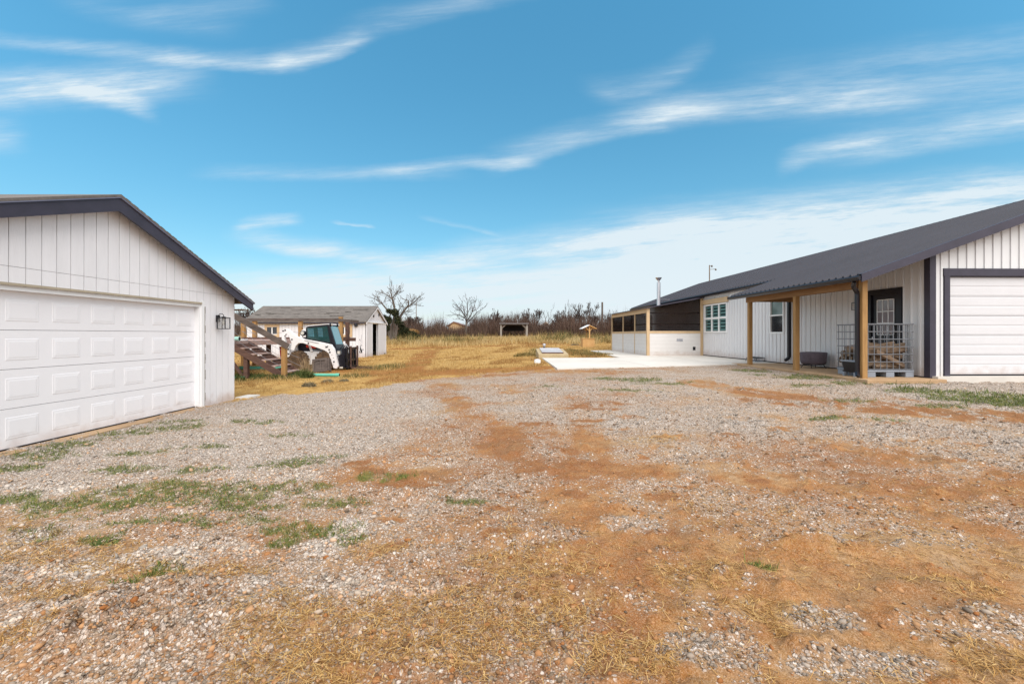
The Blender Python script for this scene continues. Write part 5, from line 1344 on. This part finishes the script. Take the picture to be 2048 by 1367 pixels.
# ================================================================== VEGETATION
TWIG = .018
def grow(trunk, crown, p, d, L, r, depth, maxd, rr, spread=.6, up=.12, kids=(2, 3), gn=.72, first=False):
    n = 3; pts = [Vector(p)]; rad = [r]; d = Vector(d).normalized()
    for i in range(n):
        d = (d + Vector((rr.gauss(0, .13), rr.gauss(0, .13), rr.gauss(0, .08) + up * .3))).normalized()
        pts.append(pts[-1] + d * (L / n)); rad.append(r * (1 - .38 * (i + 1) / n))
    rad = [max(q, TWIG) for q in rad]
    (trunk if depth == 0 else crown).tube(pts, rad, 6 if depth < 2 else (4 if depth < 3 else 3), caps=False)
    if depth >= maxd: return
    k = rr.randint(*kids)
    for j in range(k):
        last = (j == 0)
        q = pts[-1] if last or depth == 0 and not first else pts[rr.choice([1, 2, 2, 3])]
        a = rr.uniform(0, 2 * PI); s = spread * (rr.uniform(.3, .7) if last else rr.uniform(.7, 1.3))
        side = Vector((math.cos(a), math.sin(a), 0)); side = (side - d * side.dot(d))
        nd = d + side * s + Vector((0, 0, up))
        grow(trunk, crown, q, nd, L * gn * rr.uniform(.75, 1.15), rad[-1] * (.85 if last else .62), depth + 1, maxd, rr, spread, up, kids, gn)

def bare_tree(px, ptop, Y, seed, label, name='bare_tree', maxd=5, stems=1, spread=.6, lean=0, L0=.34, group='bare trees along the brush line', r0=None, kids=(2, 3), m='bark'):
    rr = random.Random(seed)
    b = W(px, 676, Y); zg = gz(b[0], Y) - .1; H = W(px, ptop, Y)[2] - zg
    t = thing(name, (b[0], Y, zg), label, 'tree', group)
    tr, cr = MB(), MB()
    for s in range(stems):
        off = Vector((rr.uniform(-.6, .6), rr.uniform(-.4, .4), 0)) if stems > 1 else Vector((0, 0, 0))
        d = Vector((lean + rr.gauss(0, .22 if stems > 1 else .05), rr.gauss(0, .1), 1))
        grow(tr, cr, Vector((b[0], Y, zg)) + off, d, H * L0 * (rr.uniform(.75, 1.05) if stems > 1 else 1), r0 or H * .022, 0, maxd, rr, spread, .16, kids)
    zs = [v[2] for v in cr.v] or [zg + H]
    k = H / max(.1, (sorted(zs)[int(len(zs) * .995)] - zg))
    for mb in (tr, cr): mb.v = [(b[0] + (v[0] - b[0]) * min(1.25, max(.8, k)), Y + (v[1] - Y) * k, zg + (v[2] - zg) * k) for v in mb.v]
    tr.build('trunk', M[m], t); cr.build('crown', M['twig'], t)

def big_tree():
    """the half-dead tree beside the shed, stem by stem"""
    Y = 56.0; s = 160 / 1682.0
    P = lambda zx, zy, dy=0: W(740 + zx * s, 570 + zy * s, Y + dy)
    rr = random.Random(77)
    b = W(787, 681, Y); t = thing('dead_tree', (b[0], Y, gz(b[0], Y)), 'tall half-dead grey tree with forked bare limbs beside the shed', 'tree')
    tr, cr = MB(), MB()
    st = [([(430, 1180), (410, 1000), (390, 850), (400, 720), (430, 600)], .22, .10, -.3), ([(488, 1180), (480, 1000), (485, 820), (510, 620), (515, 470)], .24, .15, 0), ([(530, 1170), (545, 950), (575, 760), (640, 650)], .26, .17, .3), ([(455, 1180), (462, 1000), (470, 800)], .18, .1, .6)]
    for pts, r0, r1, dy in st: tr.tube([P(*p, dy) for p in pts], [.72 * (r0 + (r1 - r0) * i / (len(pts) - 1)) for i in range(len(pts))], 8, caps=False)
    br = [([(515, 470), (490, 370), (465, 260), (440, 140), (428, 60)], .15, .03, 0), ([(470, 300), (410, 240), (330, 195), (262, 172)], .09, .02, -.2), ([(480, 270), (510, 220), (540, 180), (565, 140)], .08, .03, .2), ([(535, 185), (590, 190), (640, 150)], .04, .01, .2),
          ([(510, 640), (430, 560), (345, 500), (270, 410), (210, 350), (195, 305)], .13, .05, -.3), ([(225, 400), (150, 400), (90, 420)], .04, .01, -.3), ([(205, 350), (130, 300), (60, 270)], .03, .01, -.2),
          ([(640, 650), (700, 560), (770, 470), (810, 410), (805, 310)], .16, .06, .3), ([(790, 470), (850, 420), (910, 365), (965, 320)], .10, .03, .4), ([(850, 425), (920, 395), (1000, 430)], .04, .01, .4), ([(700, 570), (780, 550), (870, 530)], .06, .015, .3),
          ([(575, 760), (600, 650), (610, 540), (640, 470), (720, 430)], .07, .015, .1), ([(620, 690), (560, 620), (545, 560)], .06, .02, .1), ([(730, 600), (770, 640), (790, 690)], .03, .01, .3), ([(805, 330), (760, 300)], .03, .01, .3), ([(880, 390), (880, 330), (915, 300)], .03, .01, .4)]
    for pts, r0, r1, dy in br:
        q = [Vector(P(*p, dy)) for p in pts]; cr.tube(q, [r0 + (r1 - r0) * i / (len(q) - 1) for i in range(len(q))], 6, caps=False)
        for a, c in zip(q[:-1], q[1:]):
            for _ in range(4):
                o = a.lerp(c, rr.random()); d = (c - a).normalized() + Vector((rr.gauss(0, .8), rr.gauss(0, .8), rr.gauss(.3, .6)))
                grow(cr, cr, o, d, rr.uniform(.25, .75), .018, 2, 4, rr, .7, .1, (1, 2))
    tr.build('trunk', M['bark_pale'], t); cr.build('crown', M['bark'], t)

def lone_tree():
    Y = 72.0; s = 500 / 2048.0
    P = lambda zx, zy, dy=0: W(740 + zx * s, 560 + zy * s, Y + dy)
    rr = random.Random(31); b = W(932.5, 676, Y)
    t = thing('bare_tree', (b[0], Y, gz(b[0], Y)), 'symmetrical bare tree standing alone above the brush', 'tree', 'bare trees along the brush line')
    tr, cr = MB(), MB()
    tr.tube([(b[0], Y, gz(b[0], Y) - .2), P(788, 400), P(790, 340)], [.2, .17, .15], 8, caps=False)
    br = [([(790, 345), (800, 260), (797, 200), (795, 148)], .10, 0), ([(790, 345), (772, 285), (740, 235), (702, 198)], .10, -.5), ([(782, 315), (745, 290), (705, 280), (680, 285)], .07, .4), ([(778, 295), (768, 235), (755, 175)], .07, .5), ([(792, 340), (825, 290), (850, 225), (866, 165)], .10, .4),
          ([(795, 350), (845, 300), (880, 262), (918, 240)], .09, -.4), ([(800, 270), (825, 220), (832, 160)], .05, .3), ([(760, 262), (730, 245), (700, 238)], .05, -.6), ([(840, 258), (880, 235), (905, 205)], .05, .5), ([(805, 330), (850, 330), (885, 318)], .05, .8), ([(770, 330), (735, 320), (700, 318)], .05, -.8)]
    for pts, r0, dy in br:
        q = [Vector(P(*p, dy * i)) for i, p in enumerate(pts)]; cr.tube(q, [r0 * (1 - .72 * i / (len(q) - 1)) for i in range(len(q))], 6, caps=False)
        for a, c in zip(q[:-1], q[1:]):
            for _ in range(4):
                o = a.lerp(c, rr.random()); d = (c - a).normalized() + Vector((rr.gauss(0, .6), rr.gauss(0, .6), rr.gauss(.25, .4)))
                grow(cr, cr, o, d, rr.uniform(.35, .8), .024, 2, 4, rr, .6, .15, (1, 2))
    tr.build('trunk', M['bark'], t); cr.build('crown', M['twig'], t)

def leaf_cloud(n, centers, size, tints, rr=RNG):
    """n small leaf faces spread through ellipsoids (x,y,z,rx,ry,rz)"""
    c = np.array(centers); wgt = (c[:, 3] * c[:, 4] * c[:, 5]); pick = rr.choice(len(c), n, p=wgt / wgt.sum())
    u = rr.standard_normal((n, 3)); u /= np.linalg.norm(u, axis=1)[:, None]; rad = rr.random(n) ** .45
    C = c[pick, :3] + u * rad[:, None] * c[pick, 3:6]
    a = rr.standard_normal((n, 3)); a /= np.linalg.norm(a, axis=1)[:, None]; b = np.cross(a, rr.standard_normal((n, 3))); b /= np.linalg.norm(b, axis=1)[:, None]
    s = size * rr.uniform(.6, 1.5, n)[:, None]
    V = np.stack([C - a * s, C + b * s * .4, C + a * s, C - b * s * .4], 1).reshape(-1, 3)
    tint = lerpc(rr.random(n), *tints)
    return V, np.arange(n * 4), np.repeat(tint, 4, 0)

def evergreen(name, px, Y, pz, ells, n, size, tints, label, cat='tree', group=None, stem=True):
    b = W(px, pz, Y); zg = gz(b[0], Y)
    t = thing(name, (b[0], Y, zg), label, cat, group)
    cs = [(*W(x, y, Y + dy), rx * Y / F, max(rx, ry) * Y / F * .9, ry * Y / F) for x, y, rx, ry, dy in ells]
    V, idx, tint = leaf_cloud(n, cs, size, tints)
    o = np_mesh('crown' if cat == 'tree' else 'foliage', V - np.array((b[0], Y, zg)), 4, idx, M['leaf_dark'], tint); o.parent = t
    rr = random.Random(int(px)); m = MB()
    for c in cs: m.tube([(b[0], Y, zg - .1), ((b[0] + c[0]) / 2 + rr.uniform(-.1, .1), Y, (zg + c[2]) / 2), (c[0], c[1], c[2])], [.05 if cat != 'tree' else .10, .035, .015], 5, caps=False)
    m.build('trunk' if cat == 'tree' else 'stem', M['bark'], t)

def build_brush():
    n = 74000
    X = RNG.uniform(-64, 26, n); Y = RNG.uniform(69, 92, n)
    keep = ~((X > -1.9) & (X < 2.8) & (Y < 70.5))
    X, Y = X[keep], Y[keep]
    m2 = 8500; Xs = RNG.uniform(-13, 18, m2); Ys = RNG.uniform(74, 90, m2); ks = RNG.random(m2) < sstep(.46, .62, fbm(Xs * .33, Ys * .15, 3, 351)); nt_ = int(ks.sum())
    X = np.concatenate([X, Xs[ks]]); Y = np.concatenate([Y, Ys[ks]]); n = len(X)
    env = .40 + 1.15 * sstep(.28, .72, fbm(X * .22, Y * .18, 4, 301)) + .30 * sstep(-10, 15, X)
    h = env * RNG.uniform(.8, 3.1, n) ** 1.0 * np.where(X < -28, 1.15, 1)
    h[n - nt_:] = RNG.uniform(2.0, 5.2, nt_)
    u_ = X / Y; h *= 1 - .38 * sstep(-.155, -.135, u_) * (1 - sstep(-.095, -.08, u_)) - .30 * sstep(.05, .06, u_) * (1 - sstep(.095, .105, u_))
    lowpart = RNG.random(n) < .40; lowpart[n - nt_:] = False
    h[lowpart] *= .42
    lean = np.clip(np.abs(RNG.normal(0, .34, n)), 0, .9)
    t = np.clip(.5 + RNG.normal(0, .25, n) + .5 * (fbm(X * .5, Y * .4, 2, 311) - .5), 0, 1)
    tint = lerpc(t, (.04, .022, .016), (.075, .042, .030), (.115, .070, .052), (.18, .125, .095))
    tint[lowpart] = lerpc(t[lowpart], (.045, .032, .016), (.085, .06, .024), (.16, .115, .04), (.22, .14, .05))
    o = blades(X, Y, tz(X, Y) - .05, h, RNG.uniform(.03, .085, n), lean, tint, 'brush', 'dense brown leafless brush forming a thicket across the back', 'brush')
    # twiggy side branches filling the thicket
    n = 120000
    k = RNG.integers(0, len(X), n); Xb = X[k] + RNG.normal(0, .2, n); Yb = Y[k] + RNG.normal(0, .2, n); zb = tz(Xb, Yb) + h[k] * RNG.random(n) * .85
    tint = lerpc(np.clip(t[k] + RNG.normal(0, .1, n), 0, 1), (.042, .024, .018), (.078, .047, .036), (.12, .08, .062), (.19, .145, .115))
    lo = zb < tz(Xb, Yb) + .7
    tint[lo] = lerpc(RNG.random(lo.sum()), (.05, .036, .018), (.10, .07, .028), (.18, .125, .045))
    blades(Xb, Yb, zb, RNG.uniform(.2, .75, n), RNG.uniform(.012, .035, n), RNG.uniform(.2, .95, n), tint, 'undergrowth', 'tangled reddish twigs filling the brush thicket', 'brush')
    # tall tan grass in front of the brush
    n = 90000
    Y = RNG.uniform(44, 72, n); X = RNG.uniform(-.36, .30, n) * Y
    cl = fbm(X * .4, Y * .3, 4, 331); keep = RNG.random(n) < (.2 + 1.1 * sstep(.38, .62, cl)) * sstep(43, 58, Y)
    X, Y, cl = X[keep], Y[keep], cl[keep]; n = len(X)
    tint = lerpc(np.clip(RNG.random(n) * .7 + .5 * cl - .1, 0, 1), (.20, .12, .04), (.38, .26, .10), (.52, .39, .19), (.62, .50, .29))
    blades(X, Y, tz(X, Y) - .05, RNG.uniform(.25, .75, n) * (.6 + .7 * cl), RNG.uniform(.02, .05, n), RNG.uniform(.05, .6, n), tint, 'tall_grass', 'pale tan tall grass standing in front of the brush', 'grass')

def build_weeds():
    def tuft(px, py, rpx, hpx, n, tints, name, label, w=.012, lean=(.05, .5), cat='plant'):
        x, y = G(px, py); r = rpx * y / F; h = hpx * y / F
        ang = RNG.random(n) * 2 * PI; rad = r * np.sqrt(RNG.random(n)); X = x + np.cos(ang) * rad; Y = y + np.sin(ang) * rad * .7
        hh = h * RNG.uniform(.35, 1.05, n) * (1 - .5 * (rad / r) ** 2)
        z0 = gz(x, y)
        o = blades(X, Y, tz(X, Y) - .01, hh, np.full(n, w) * RNG.uniform(.6, 1.4, n), RNG.uniform(*lean, n), lerpc(RNG.random(n), *tints), name, label, cat)
        del o['kind']
        me = o.data; co = np.empty(len(me.vertices) * 3, np.float32); me.vertices.foreach_get('co', co); co = co.reshape(-1, 3) - np.array((x, y, z0)); me.vertices.foreach_set('co', co.astype(np.float32).ravel()); o.location = (x, y, z0)
        return o
    tan = ((.22, .14, .075), (.36, .25, .14), (.50, .38, .24)); grn = ((.03, .05, .012), (.07, .095, .025), (.14, .15, .05)); grey = ((.10, .085, .05), (.20, .165, .10), (.30, .25, .16))
    tuft(613, 752, 11, 50, 260, tan, 'grass_tuft', 'tall tan feathery grass tuft in front of the loader wheel', .012, (.03, .35))
    tuft(607, 755, 20, 24, 900, grn, 'weed_clump', 'green weed clump at the foot of the tall tan grass', .02, (.1, .7))
    for i, (px, py, r, h, n, c, lb) in enumerate(((488, 755, 18, 18, 700, grn, 'green weeds at the deck leg below the stairs'), (520, 757, 20, 16, 700, grn, 'green weeds between deck leg and newel post'), (552, 757, 18, 14, 700, grn, 'green weeds left of the newel post'),
                                              (575, 756, 14, 14, 500, grn, 'green weeds right of the newel post'), (618, 773, 14, 16, 500, grey, 'grey-green weed mound nearest the gravel edge'), (655, 765, 12, 12, 400, grey, 'grey weed mound in front of the green pipe'),
                                              (688, 762, 10, 9, 300, grey, 'small grey weed right of the green pipe'), (725, 712, 16, 15, 500, grey, 'brown weeds growing at the shed corner'), (758, 708, 12, 12, 400, grey, 'brown weeds at the shed door threshold'),
                                              (478, 762, 12, 20, 500, grn, 'green weeds beside the garage corner'), (1176, 688, 8, 7, 250, grey, 'grey weed beside the wishing well'), (1150, 690, 9, 6, 250, grey, 'low grey weed left of the wishing well'),
                                              (900, 690, 14, 5, 300, grey, 'low grey-green weed out in the field, nearest the shed'), (955, 687, 16, 5, 300, grey, 'low grey-green weed out in the field, nearest the pole shelter'))):
        tuft(px, py, r, h, n, c, 'weed_clump', lb, .014 if py > 740 else .03, (.1, .75))
    # weeds heaped round the shelter
    for i, (px, py, r, h, n, lb) in enumerate(((1050, 712, 24, 12, 900, 'grassy mound left of the storm shelter'), (1165, 711, 24, 9, 900, 'dark weedy mound right of the storm shelter'), (1205, 709, 22, 7, 700, 'weedy grass strip beside the porch walk'))):
        tuft(px, py, r, h, n, ((.09, .075, .02), (.20, .15, .05), (.36, .26, .10)), 'weed_clump', lb, .025, (.2, .85))
    o = tuft(212, 1085, 26, 14, 160, ((.05, .075, .02), (.10, .13, .035), (.22, .17, .06)), 'weed_clump', 'broad leafy green weed in the gravel near the camera', .028, (.5, .95))
    o = tuft(108, 1068, 22, 18, 300, ((.10, .08, .03), (.24, .16, .06), (.36, .25, .10)), 'weed_clump', 'dried brown weed clump in the left gravel', .006, (.3, .95))

# ================================================================== SKY, LIGHT, CAMERA
SUN_EL, SUN_AZ = 48.0, 160.0     # azimuth clockwise from +Y: behind the camera and to the left

def build_sky():
    w = bpy.data.worlds.new('World'); scene.world = w; w.use_nodes = True
    nt = w.node_tree; N = nt.nodes.new; L = nt.links.new
    bg = nt.nodes['Background']; bg.inputs['Strength'].default_value = SKY_STR
    sky = N('ShaderNodeTexSky'); sky.sky_type = 'NISHITA'; sky.sun_disc = False; sky.sun_elevation = R(SUN_EL); sky.sun_rotation = R(SUN_AZ)
    sky.altitude = 300; sky.air_density = 1.0; sky.dust_density = 0.6; sky.ozone_density = 2.5
    def mth(op, a, b=None, c=None, clamp=False):
        n = N('ShaderNodeMath'); n.operation = op; n.use_clamp = clamp
        for k, v in enumerate((a, b, c)):
            if v is None: continue
            if isinstance(v, (int, float)): n.inputs[k].default_value = v
            else: L(v, n.inputs[k])
        return n.outputs[0]
    def smap(v, a, b, o0=0.0, o1=1.0):
        n = N('ShaderNodeMapRange'); n.interpolation_type = 'SMOOTHSTEP'
        for k, q in ((1, a), (2, b), (3, o0), (4, o1)): n.inputs[k].default_value = q
        L(v, n.inputs[0]); return n.outputs[0]
    tc = N('ShaderNodeTexCoord'); sp = N('ShaderNodeSeparateXYZ'); L(tc.outputs['Generated'], sp.inputs[0])
    dy = mth('ADD', mth('ABSOLUTE', sp.outputs[1]), 0.02)
    u0 = mth('DIVIDE', sp.outputs[0], dy); v0 = mth('DIVIDE', sp.outputs[2], dy)
    def noise(scale, sx, sy, detail=5, rough=.6, seed=0.0, skew=0.0):
        cb = N('ShaderNodeCombineXYZ'); L(mth('MULTIPLY', u0, sx), cb.inputs[0]); L(mth('ADD', mth('MULTIPLY', v0, sy), mth('MULTIPLY', u0, skew)), cb.inputs[1]); cb.inputs[2].default_value = seed
        n = N('ShaderNodeTexNoise'); n.inputs['Scale'].default_value = scale; n.inputs['Detail'].default_value = detail; n.inputs['Roughness'].default_value = rough
        L(cb.outputs[0], n.inputs['Vector']); return n.outputs['Fac']
    u = mth('ADD', u0, mth('MULTIPLY', mth('SUBTRACT', noise(1, 4, 9, 4, .6, 1), .5), .07))
    v = mth('ADD', v0, mth('MULTIPLY', mth('SUBTRACT', noise(1, 3.5, 8, 5, .62, 5), .5), .04))
    tex = noise(1, 4, 34, 7, .66, 2.0, -3.0); soft = noise(1, 1.6, 6, 5, .6, 8.0, -1.0)
    total = None
    # streaks of cirrus: start, end (survey pixels), bow, width below / above, strength
    ST = [((-150, 95), (420, 140), -6, 10, 16, .34), ((330, 135), (610, 152), 0, 8, 22, .50), ((560, 150), (740, 92), 12, 10, 26, .62), ((690, 100), (1240, -20), -18, 14, 30, .24),
          ((-200, 215), (400, 168), 0, 36, 32, .85), ((150, 200), (330, 244), -8, 14, 22, .62), ((-200, 285), (70, 290), 0, 26, 30, .45), ((150, 20), (480, 70), 10, 20, 26, .16), ((300, 55), (560, 20), 0, 20, 26, .14),
          ((430, 362), (900, 366), 0, 8, 18, .26), ((740, 360), (1060, 336), -4, 8, 14, .55), ((1000, 345), (1420, 240), -16, 12, 30, .40), ((1250, 262), (1800, 222), -10, 16, 40, .44), ((1500, 220), (2300, 170), 0, 40, 60, .30),
          ((1180, 205), (1400, 130), 26, 12, 30, .26), ((1560, 338), (1760, 296), -10, 16, 20, .52), ((1680, 316), (2400, 225), -12, 24, 36, .55), ((1700, 140), (2400, 70), 0, 16, 30, .20),
          ((480, 462), (610, 444), -4, 8, 11, .6), ((500, 485), (1000, 528), 16, 12, 22, .85), ((670, 446), (752, 458), 1, 2.2, 3, .45), ((850, 438), (1000, 473), 0, 3, 5, .20),
          ((1000, 505), (1500, 455), -10, 40, 26, .40), ((1180, 495), (2400, 395), -20, 140, 46, 1.7), ((430, 590), (1500, 572), -4, 46, 34, 1.7), ((900, 505), (1400, 480), -8, 30, 20, .5), ((1200, 570), (2500, 500), 0, 90, 60, .7), ((1850, 390), (2400, 350), 0, 30, 24, .40)]
    for (a, b, bow, wb, wa, s) in ST:
        ua, va = (a[0] - CX) / F, (HZ - a[1]) / F; ub, vb = (b[0] - CX) / F, (HZ - b[1]) / F
        Ln = math.hypot(ub - ua, vb - va); cx, cy = (ub - ua) / Ln, (vb - va) / Ln
        du, dv = mth('SUBTRACT', u, ua), mth('SUBTRACT', v, va)
        al = mth('ADD', mth('MULTIPLY', du, cx / Ln), mth('MULTIPLY', dv, cy / Ln))
        ac = mth('SUBTRACT', mth('MULTIPLY', dv, cx), mth('MULTIPLY', du, cy))
        if bow: ac = mth('ADD', ac, mth('MULTIPLY', mth('MULTIPLY', al, mth('SUBTRACT', 1.0, al)), 4 * bow / F))
        up = smap(ac, -wb * .5 / F, wa * 1.9 / F, 1.0, 0.0); dn = smap(ac, -wb * 1.7 / F, wa * .4 / F, 0.0, 1.0)
        en = mth('MULTIPLY', smap(al, -.12, .18), smap(al, .80, 1.12, 1.0, 0.0))
        k = mth('MULTIPLY', mth('MULTIPLY', up, dn), mth('MULTIPLY', en, s * 1.4))
        total = k if total is None else mth('ADD', total, k)
    tex2 = noise(1, 9, 95, 6, .7, 4.0, -8.0)
    streak = mth('MULTIPLY', mth('MULTIPLY', total, mth('ADD', .30, mth('MULTIPLY', smap(tex, .28, .72), .75))), mth('ADD', .70, mth('MULTIPLY', smap(tex2, .30, .70), .45)))
    # milky veil that thickens towards the horizon
    vv = mth('ADD', v0, mth('MULTIPLY', mth('SUBTRACT', soft, .5), .10))
    veil = smap(vv, .185, .01, 0.0, .97)
    veil = mth('MULTIPLY', veil, mth('ADD', .62, mth('MULTIPLY', smap(tex, .3, .65), .5)))
    # unseen white cloud deck, added overhead and behind to whiten the sky fill
    hi = smap(mth('ADD', v0, mth('MULTIPLY', mth('SUBTRACT', soft, .5), .3)), .82, 1.25, 0.0, .92)
    back = mth('MULTIPLY', smap(sp.outputs[1], .12, -.15), .9)
    deck = mth('MAXIMUM', hi, back)
    fac = mth('SUBTRACT', 1.0, mth('MULTIPLY', mth('SUBTRACT', 1.0, mth('MINIMUM', streak, .93)), mth('SUBTRACT', 1.0, mth('MINIMUM', veil, .95))), clamp=True)
    hs = N('ShaderNodeHueSaturation'); hs.inputs['Hue'].default_value = SKY_HUE; hs.inputs['Saturation'].default_value = SKY_SAT; hs.inputs['Value'].default_value = SKY_VAL; L(sky.outputs[0], hs.inputs['Color'])
    mx = N('ShaderNodeMix'); mx.data_type = 'RGBA'; L(fac, mx.inputs[0]); dim = N('ShaderNodeMapRange'); dim.inputs[1].default_value = .08; dim.inputs[2].default_value = .72; dim.inputs[3].default_value = .58; dim.inputs[4].default_value = 1.0; L(v0, dim.inputs[0])
    sc_ = N('ShaderNodeVectorMath'); sc_.operation = 'SCALE'; L(hs.outputs[0], sc_.inputs[0]); L(dim.outputs[0], sc_.inputs['Scale']); L(sc_.outputs[0], mx.inputs[6]); mx.inputs[7].default_value = (*CLOUD, 1)
    m2 = N('ShaderNodeMix'); m2.data_type = 'RGBA'; L(deck, m2.inputs[0]); L(mx.outputs[2], m2.inputs[6]); m2.inputs[7].default_value = (*FILL_DECK, 1)
    L(m2.outputs[2], bg.inputs['Color'])
    w.cycles.sampling_method = 'MANUAL'; w.cycles.sample_map_resolution = 512
    sun = bpy.data.lights.new('sun', 'SUN'); sun.energy = SUN_STR; sun.angle = R(SUN_ANG); sun.color = (1, .955, .90)
    so = bpy.data.objects.new('sun', sun); COL.objects.link(so); so.location = (-20, -20, 30)
    az = R(SUN_AZ); el = R(SUN_EL)
    dirv = Vector((math.sin(az) * math.cos(el), math.cos(az) * math.cos(el), math.sin(el)))
    so.rotation_euler = dirv.to_track_quat('Z', 'Y').to_euler()

SKY_STR, SKY_HUE, SKY_SAT, SKY_VAL = 0.12, .473, 1.24, .98
CLOUD = (3.5, 3.95, 4.2)
FILL_DECK = (5.1, 5.1, 5.1)
SUN_STR, SUN_ANG = 2.0, 60.0

def build_camera():
    cd = bpy.data.cameras.new('camera'); co = bpy.data.objects.new('camera', cd); COL.objects.link(co)
    co.location = (0, 0, CAMZ); co.rotation_euler = (R(90), 0, 0)
    cd.sensor_width = 36; cd.lens = F / 2048 * 36; cd.shift_x = 3 / 2048; cd.shift_y = -14.5 / 2048; cd.clip_start = .05; cd.clip_end = 5000
    scene.camera = co

build_ground(); build_stones(); build_clods(); build_grass()
build_garage(); build_house(); build_screen_porch(); build_shed(); build_deck(); build_loader(); build_porch_things(); build_yard_things()
big_tree()
dk = ((.012, .016, .007), (.028, .034, .014), (.055, .055, .022))
evergreen('cedar_tree', 783, 55, 681, [(776, 640, 9, 9, 0), (790, 625, 8, 8, 0), (768, 634, 7, 6, 0), (780, 622, 9, 5, 0), (795, 640, 7, 10, 0), (775, 655, 6, 8, 0), (768, 648, 6, 4, 0)], 3000, .10, dk, 'dark ragged cedar growing around the dead tree stems')
evergreen('cedar_tree', 812, 60, 680, [(808, 662, 12, 10, 0), (822, 668, 12, 7, 0), (803, 650, 8, 8, 0), (834, 672, 8, 4, 0), (800, 673, 10, 6, 0)], 4200, .10, dk, 'low dark cedar spreading right of the dead tree')
evergreen('tan_shrub', 826, 64, 680, [(824, 664, 14, 6, 0), (812, 662, 8, 5, 0)], 1500, .14, ((.16, .085, .03), (.28, .16, .06), (.36, .23, .10)), 'rusty tan shrub behind the low cedar', 'shrub')
bare_tree(822, 634, 76, 21, 'rounded leafless brown tree behind the low cedar', 'bare_tree', 6, 5, .62, 0, .30, r0=.06, kids=(3, 3))
lone_tree()
TR = [(995, 620, 80, 31, 5, 5, .5, 0, .30, 'wide many-stemmed bare tree left of the pole shelter'), (1027, 622, 84, 32, 4, 1, .35, -.1, .45, 'thin bare snag rising over the pole shelter'),
      (955, 634, 82, 44, 4, 2, .45, 0, .36, 'small bare tree right of the lone symmetrical tree'), (1062, 618, 80, 33, 5, 4, .5, -.15, .32, 'bare tree cluster just right of the pole shelter'),
      (1090, 608, 82, 34, 4, 1, .45, .1, .40, 'slender forked bare tree before the distant barn'), (1122, 601, 84, 35, 4, 1, .22, 0, .50, 'tallest straight bare snag with a broken top'),
      (1116, 622, 80, 36, 5, 4, .5, 0, .32, 'low bare tree cluster around the straight snag'), (1140, 620, 83, 37, 5, 3, .5, 0, .34, 'bare tree behind and left of the wishing well'),
      (1162, 606, 80, 38, 5, 4, .5, .05, .32, 'broad bare tree behind the wishing well'), (1188, 626, 82, 39, 5, 3, .4, 0, .36, 'small bare tree left of the dark utility pole'), (1212, 622, 84, 40, 5, 3, .5, 0, .34, 'bare tree right of the dark utility pole'),
      (482, 612, 70, 41, 5, 4, .6, 0, .30, 'bare brown tree seen over the deck handrail'), (513, 617, 74, 42, 5, 3, .6, 0, .30, 'bare tree top behind the shed roof')]
for (px, pt, Y, sd, md, stn, spd, ln, l0, lb) in TR: bare_tree(px, pt, Y, sd, lb, 'bare_tree', md + (1 if stn > 1 else 0), stn + (1 if stn > 1 else 0), spd, ln, l0, r0=.08 if stn > 1 else .13, kids=(2, 3))
def turn(names, deg=1.3, piv=(9.9, 10.74)):
    rot = Matrix.Rotation(R(deg), 4, 'Z')
    for o in [o for o in COL.objects if o.parent is None and o.name.split('.')[0] in names]:
        p = Vector(o.location) - Vector((*piv, 0)); q = rot @ p
        o.location = (q.x + piv[0], q.y + piv[1], o.location.z); o.rotation_euler.z = R(deg)
turn(('metal_house', 'screened_porch', 'porch_table', 'boot_rack', 'fire_pit', 'patio_slab'))
build_brush(); build_weeds()
build_sky(); build_camera()
vs = scene.view_settings
vs.view_transform = 'Standard'; vs.look = 'None'; vs.gamma = 1; vs.exposure = 0.90; vs.use_curve_mapping = False
scene.cycles.max_bounces = 6; scene.cycles.transparent_max_bounces = 12; scene.cycles.diffuse_bounces = 3; scene.cycles.glossy_bounces = 2
scene.cycles.use_adaptive_sampling = True; scene.cycles.adaptive_threshold = 0.01
scene.cycles.use_denoising = True; scene.cycles.denoising_prefilter = 'NONE'
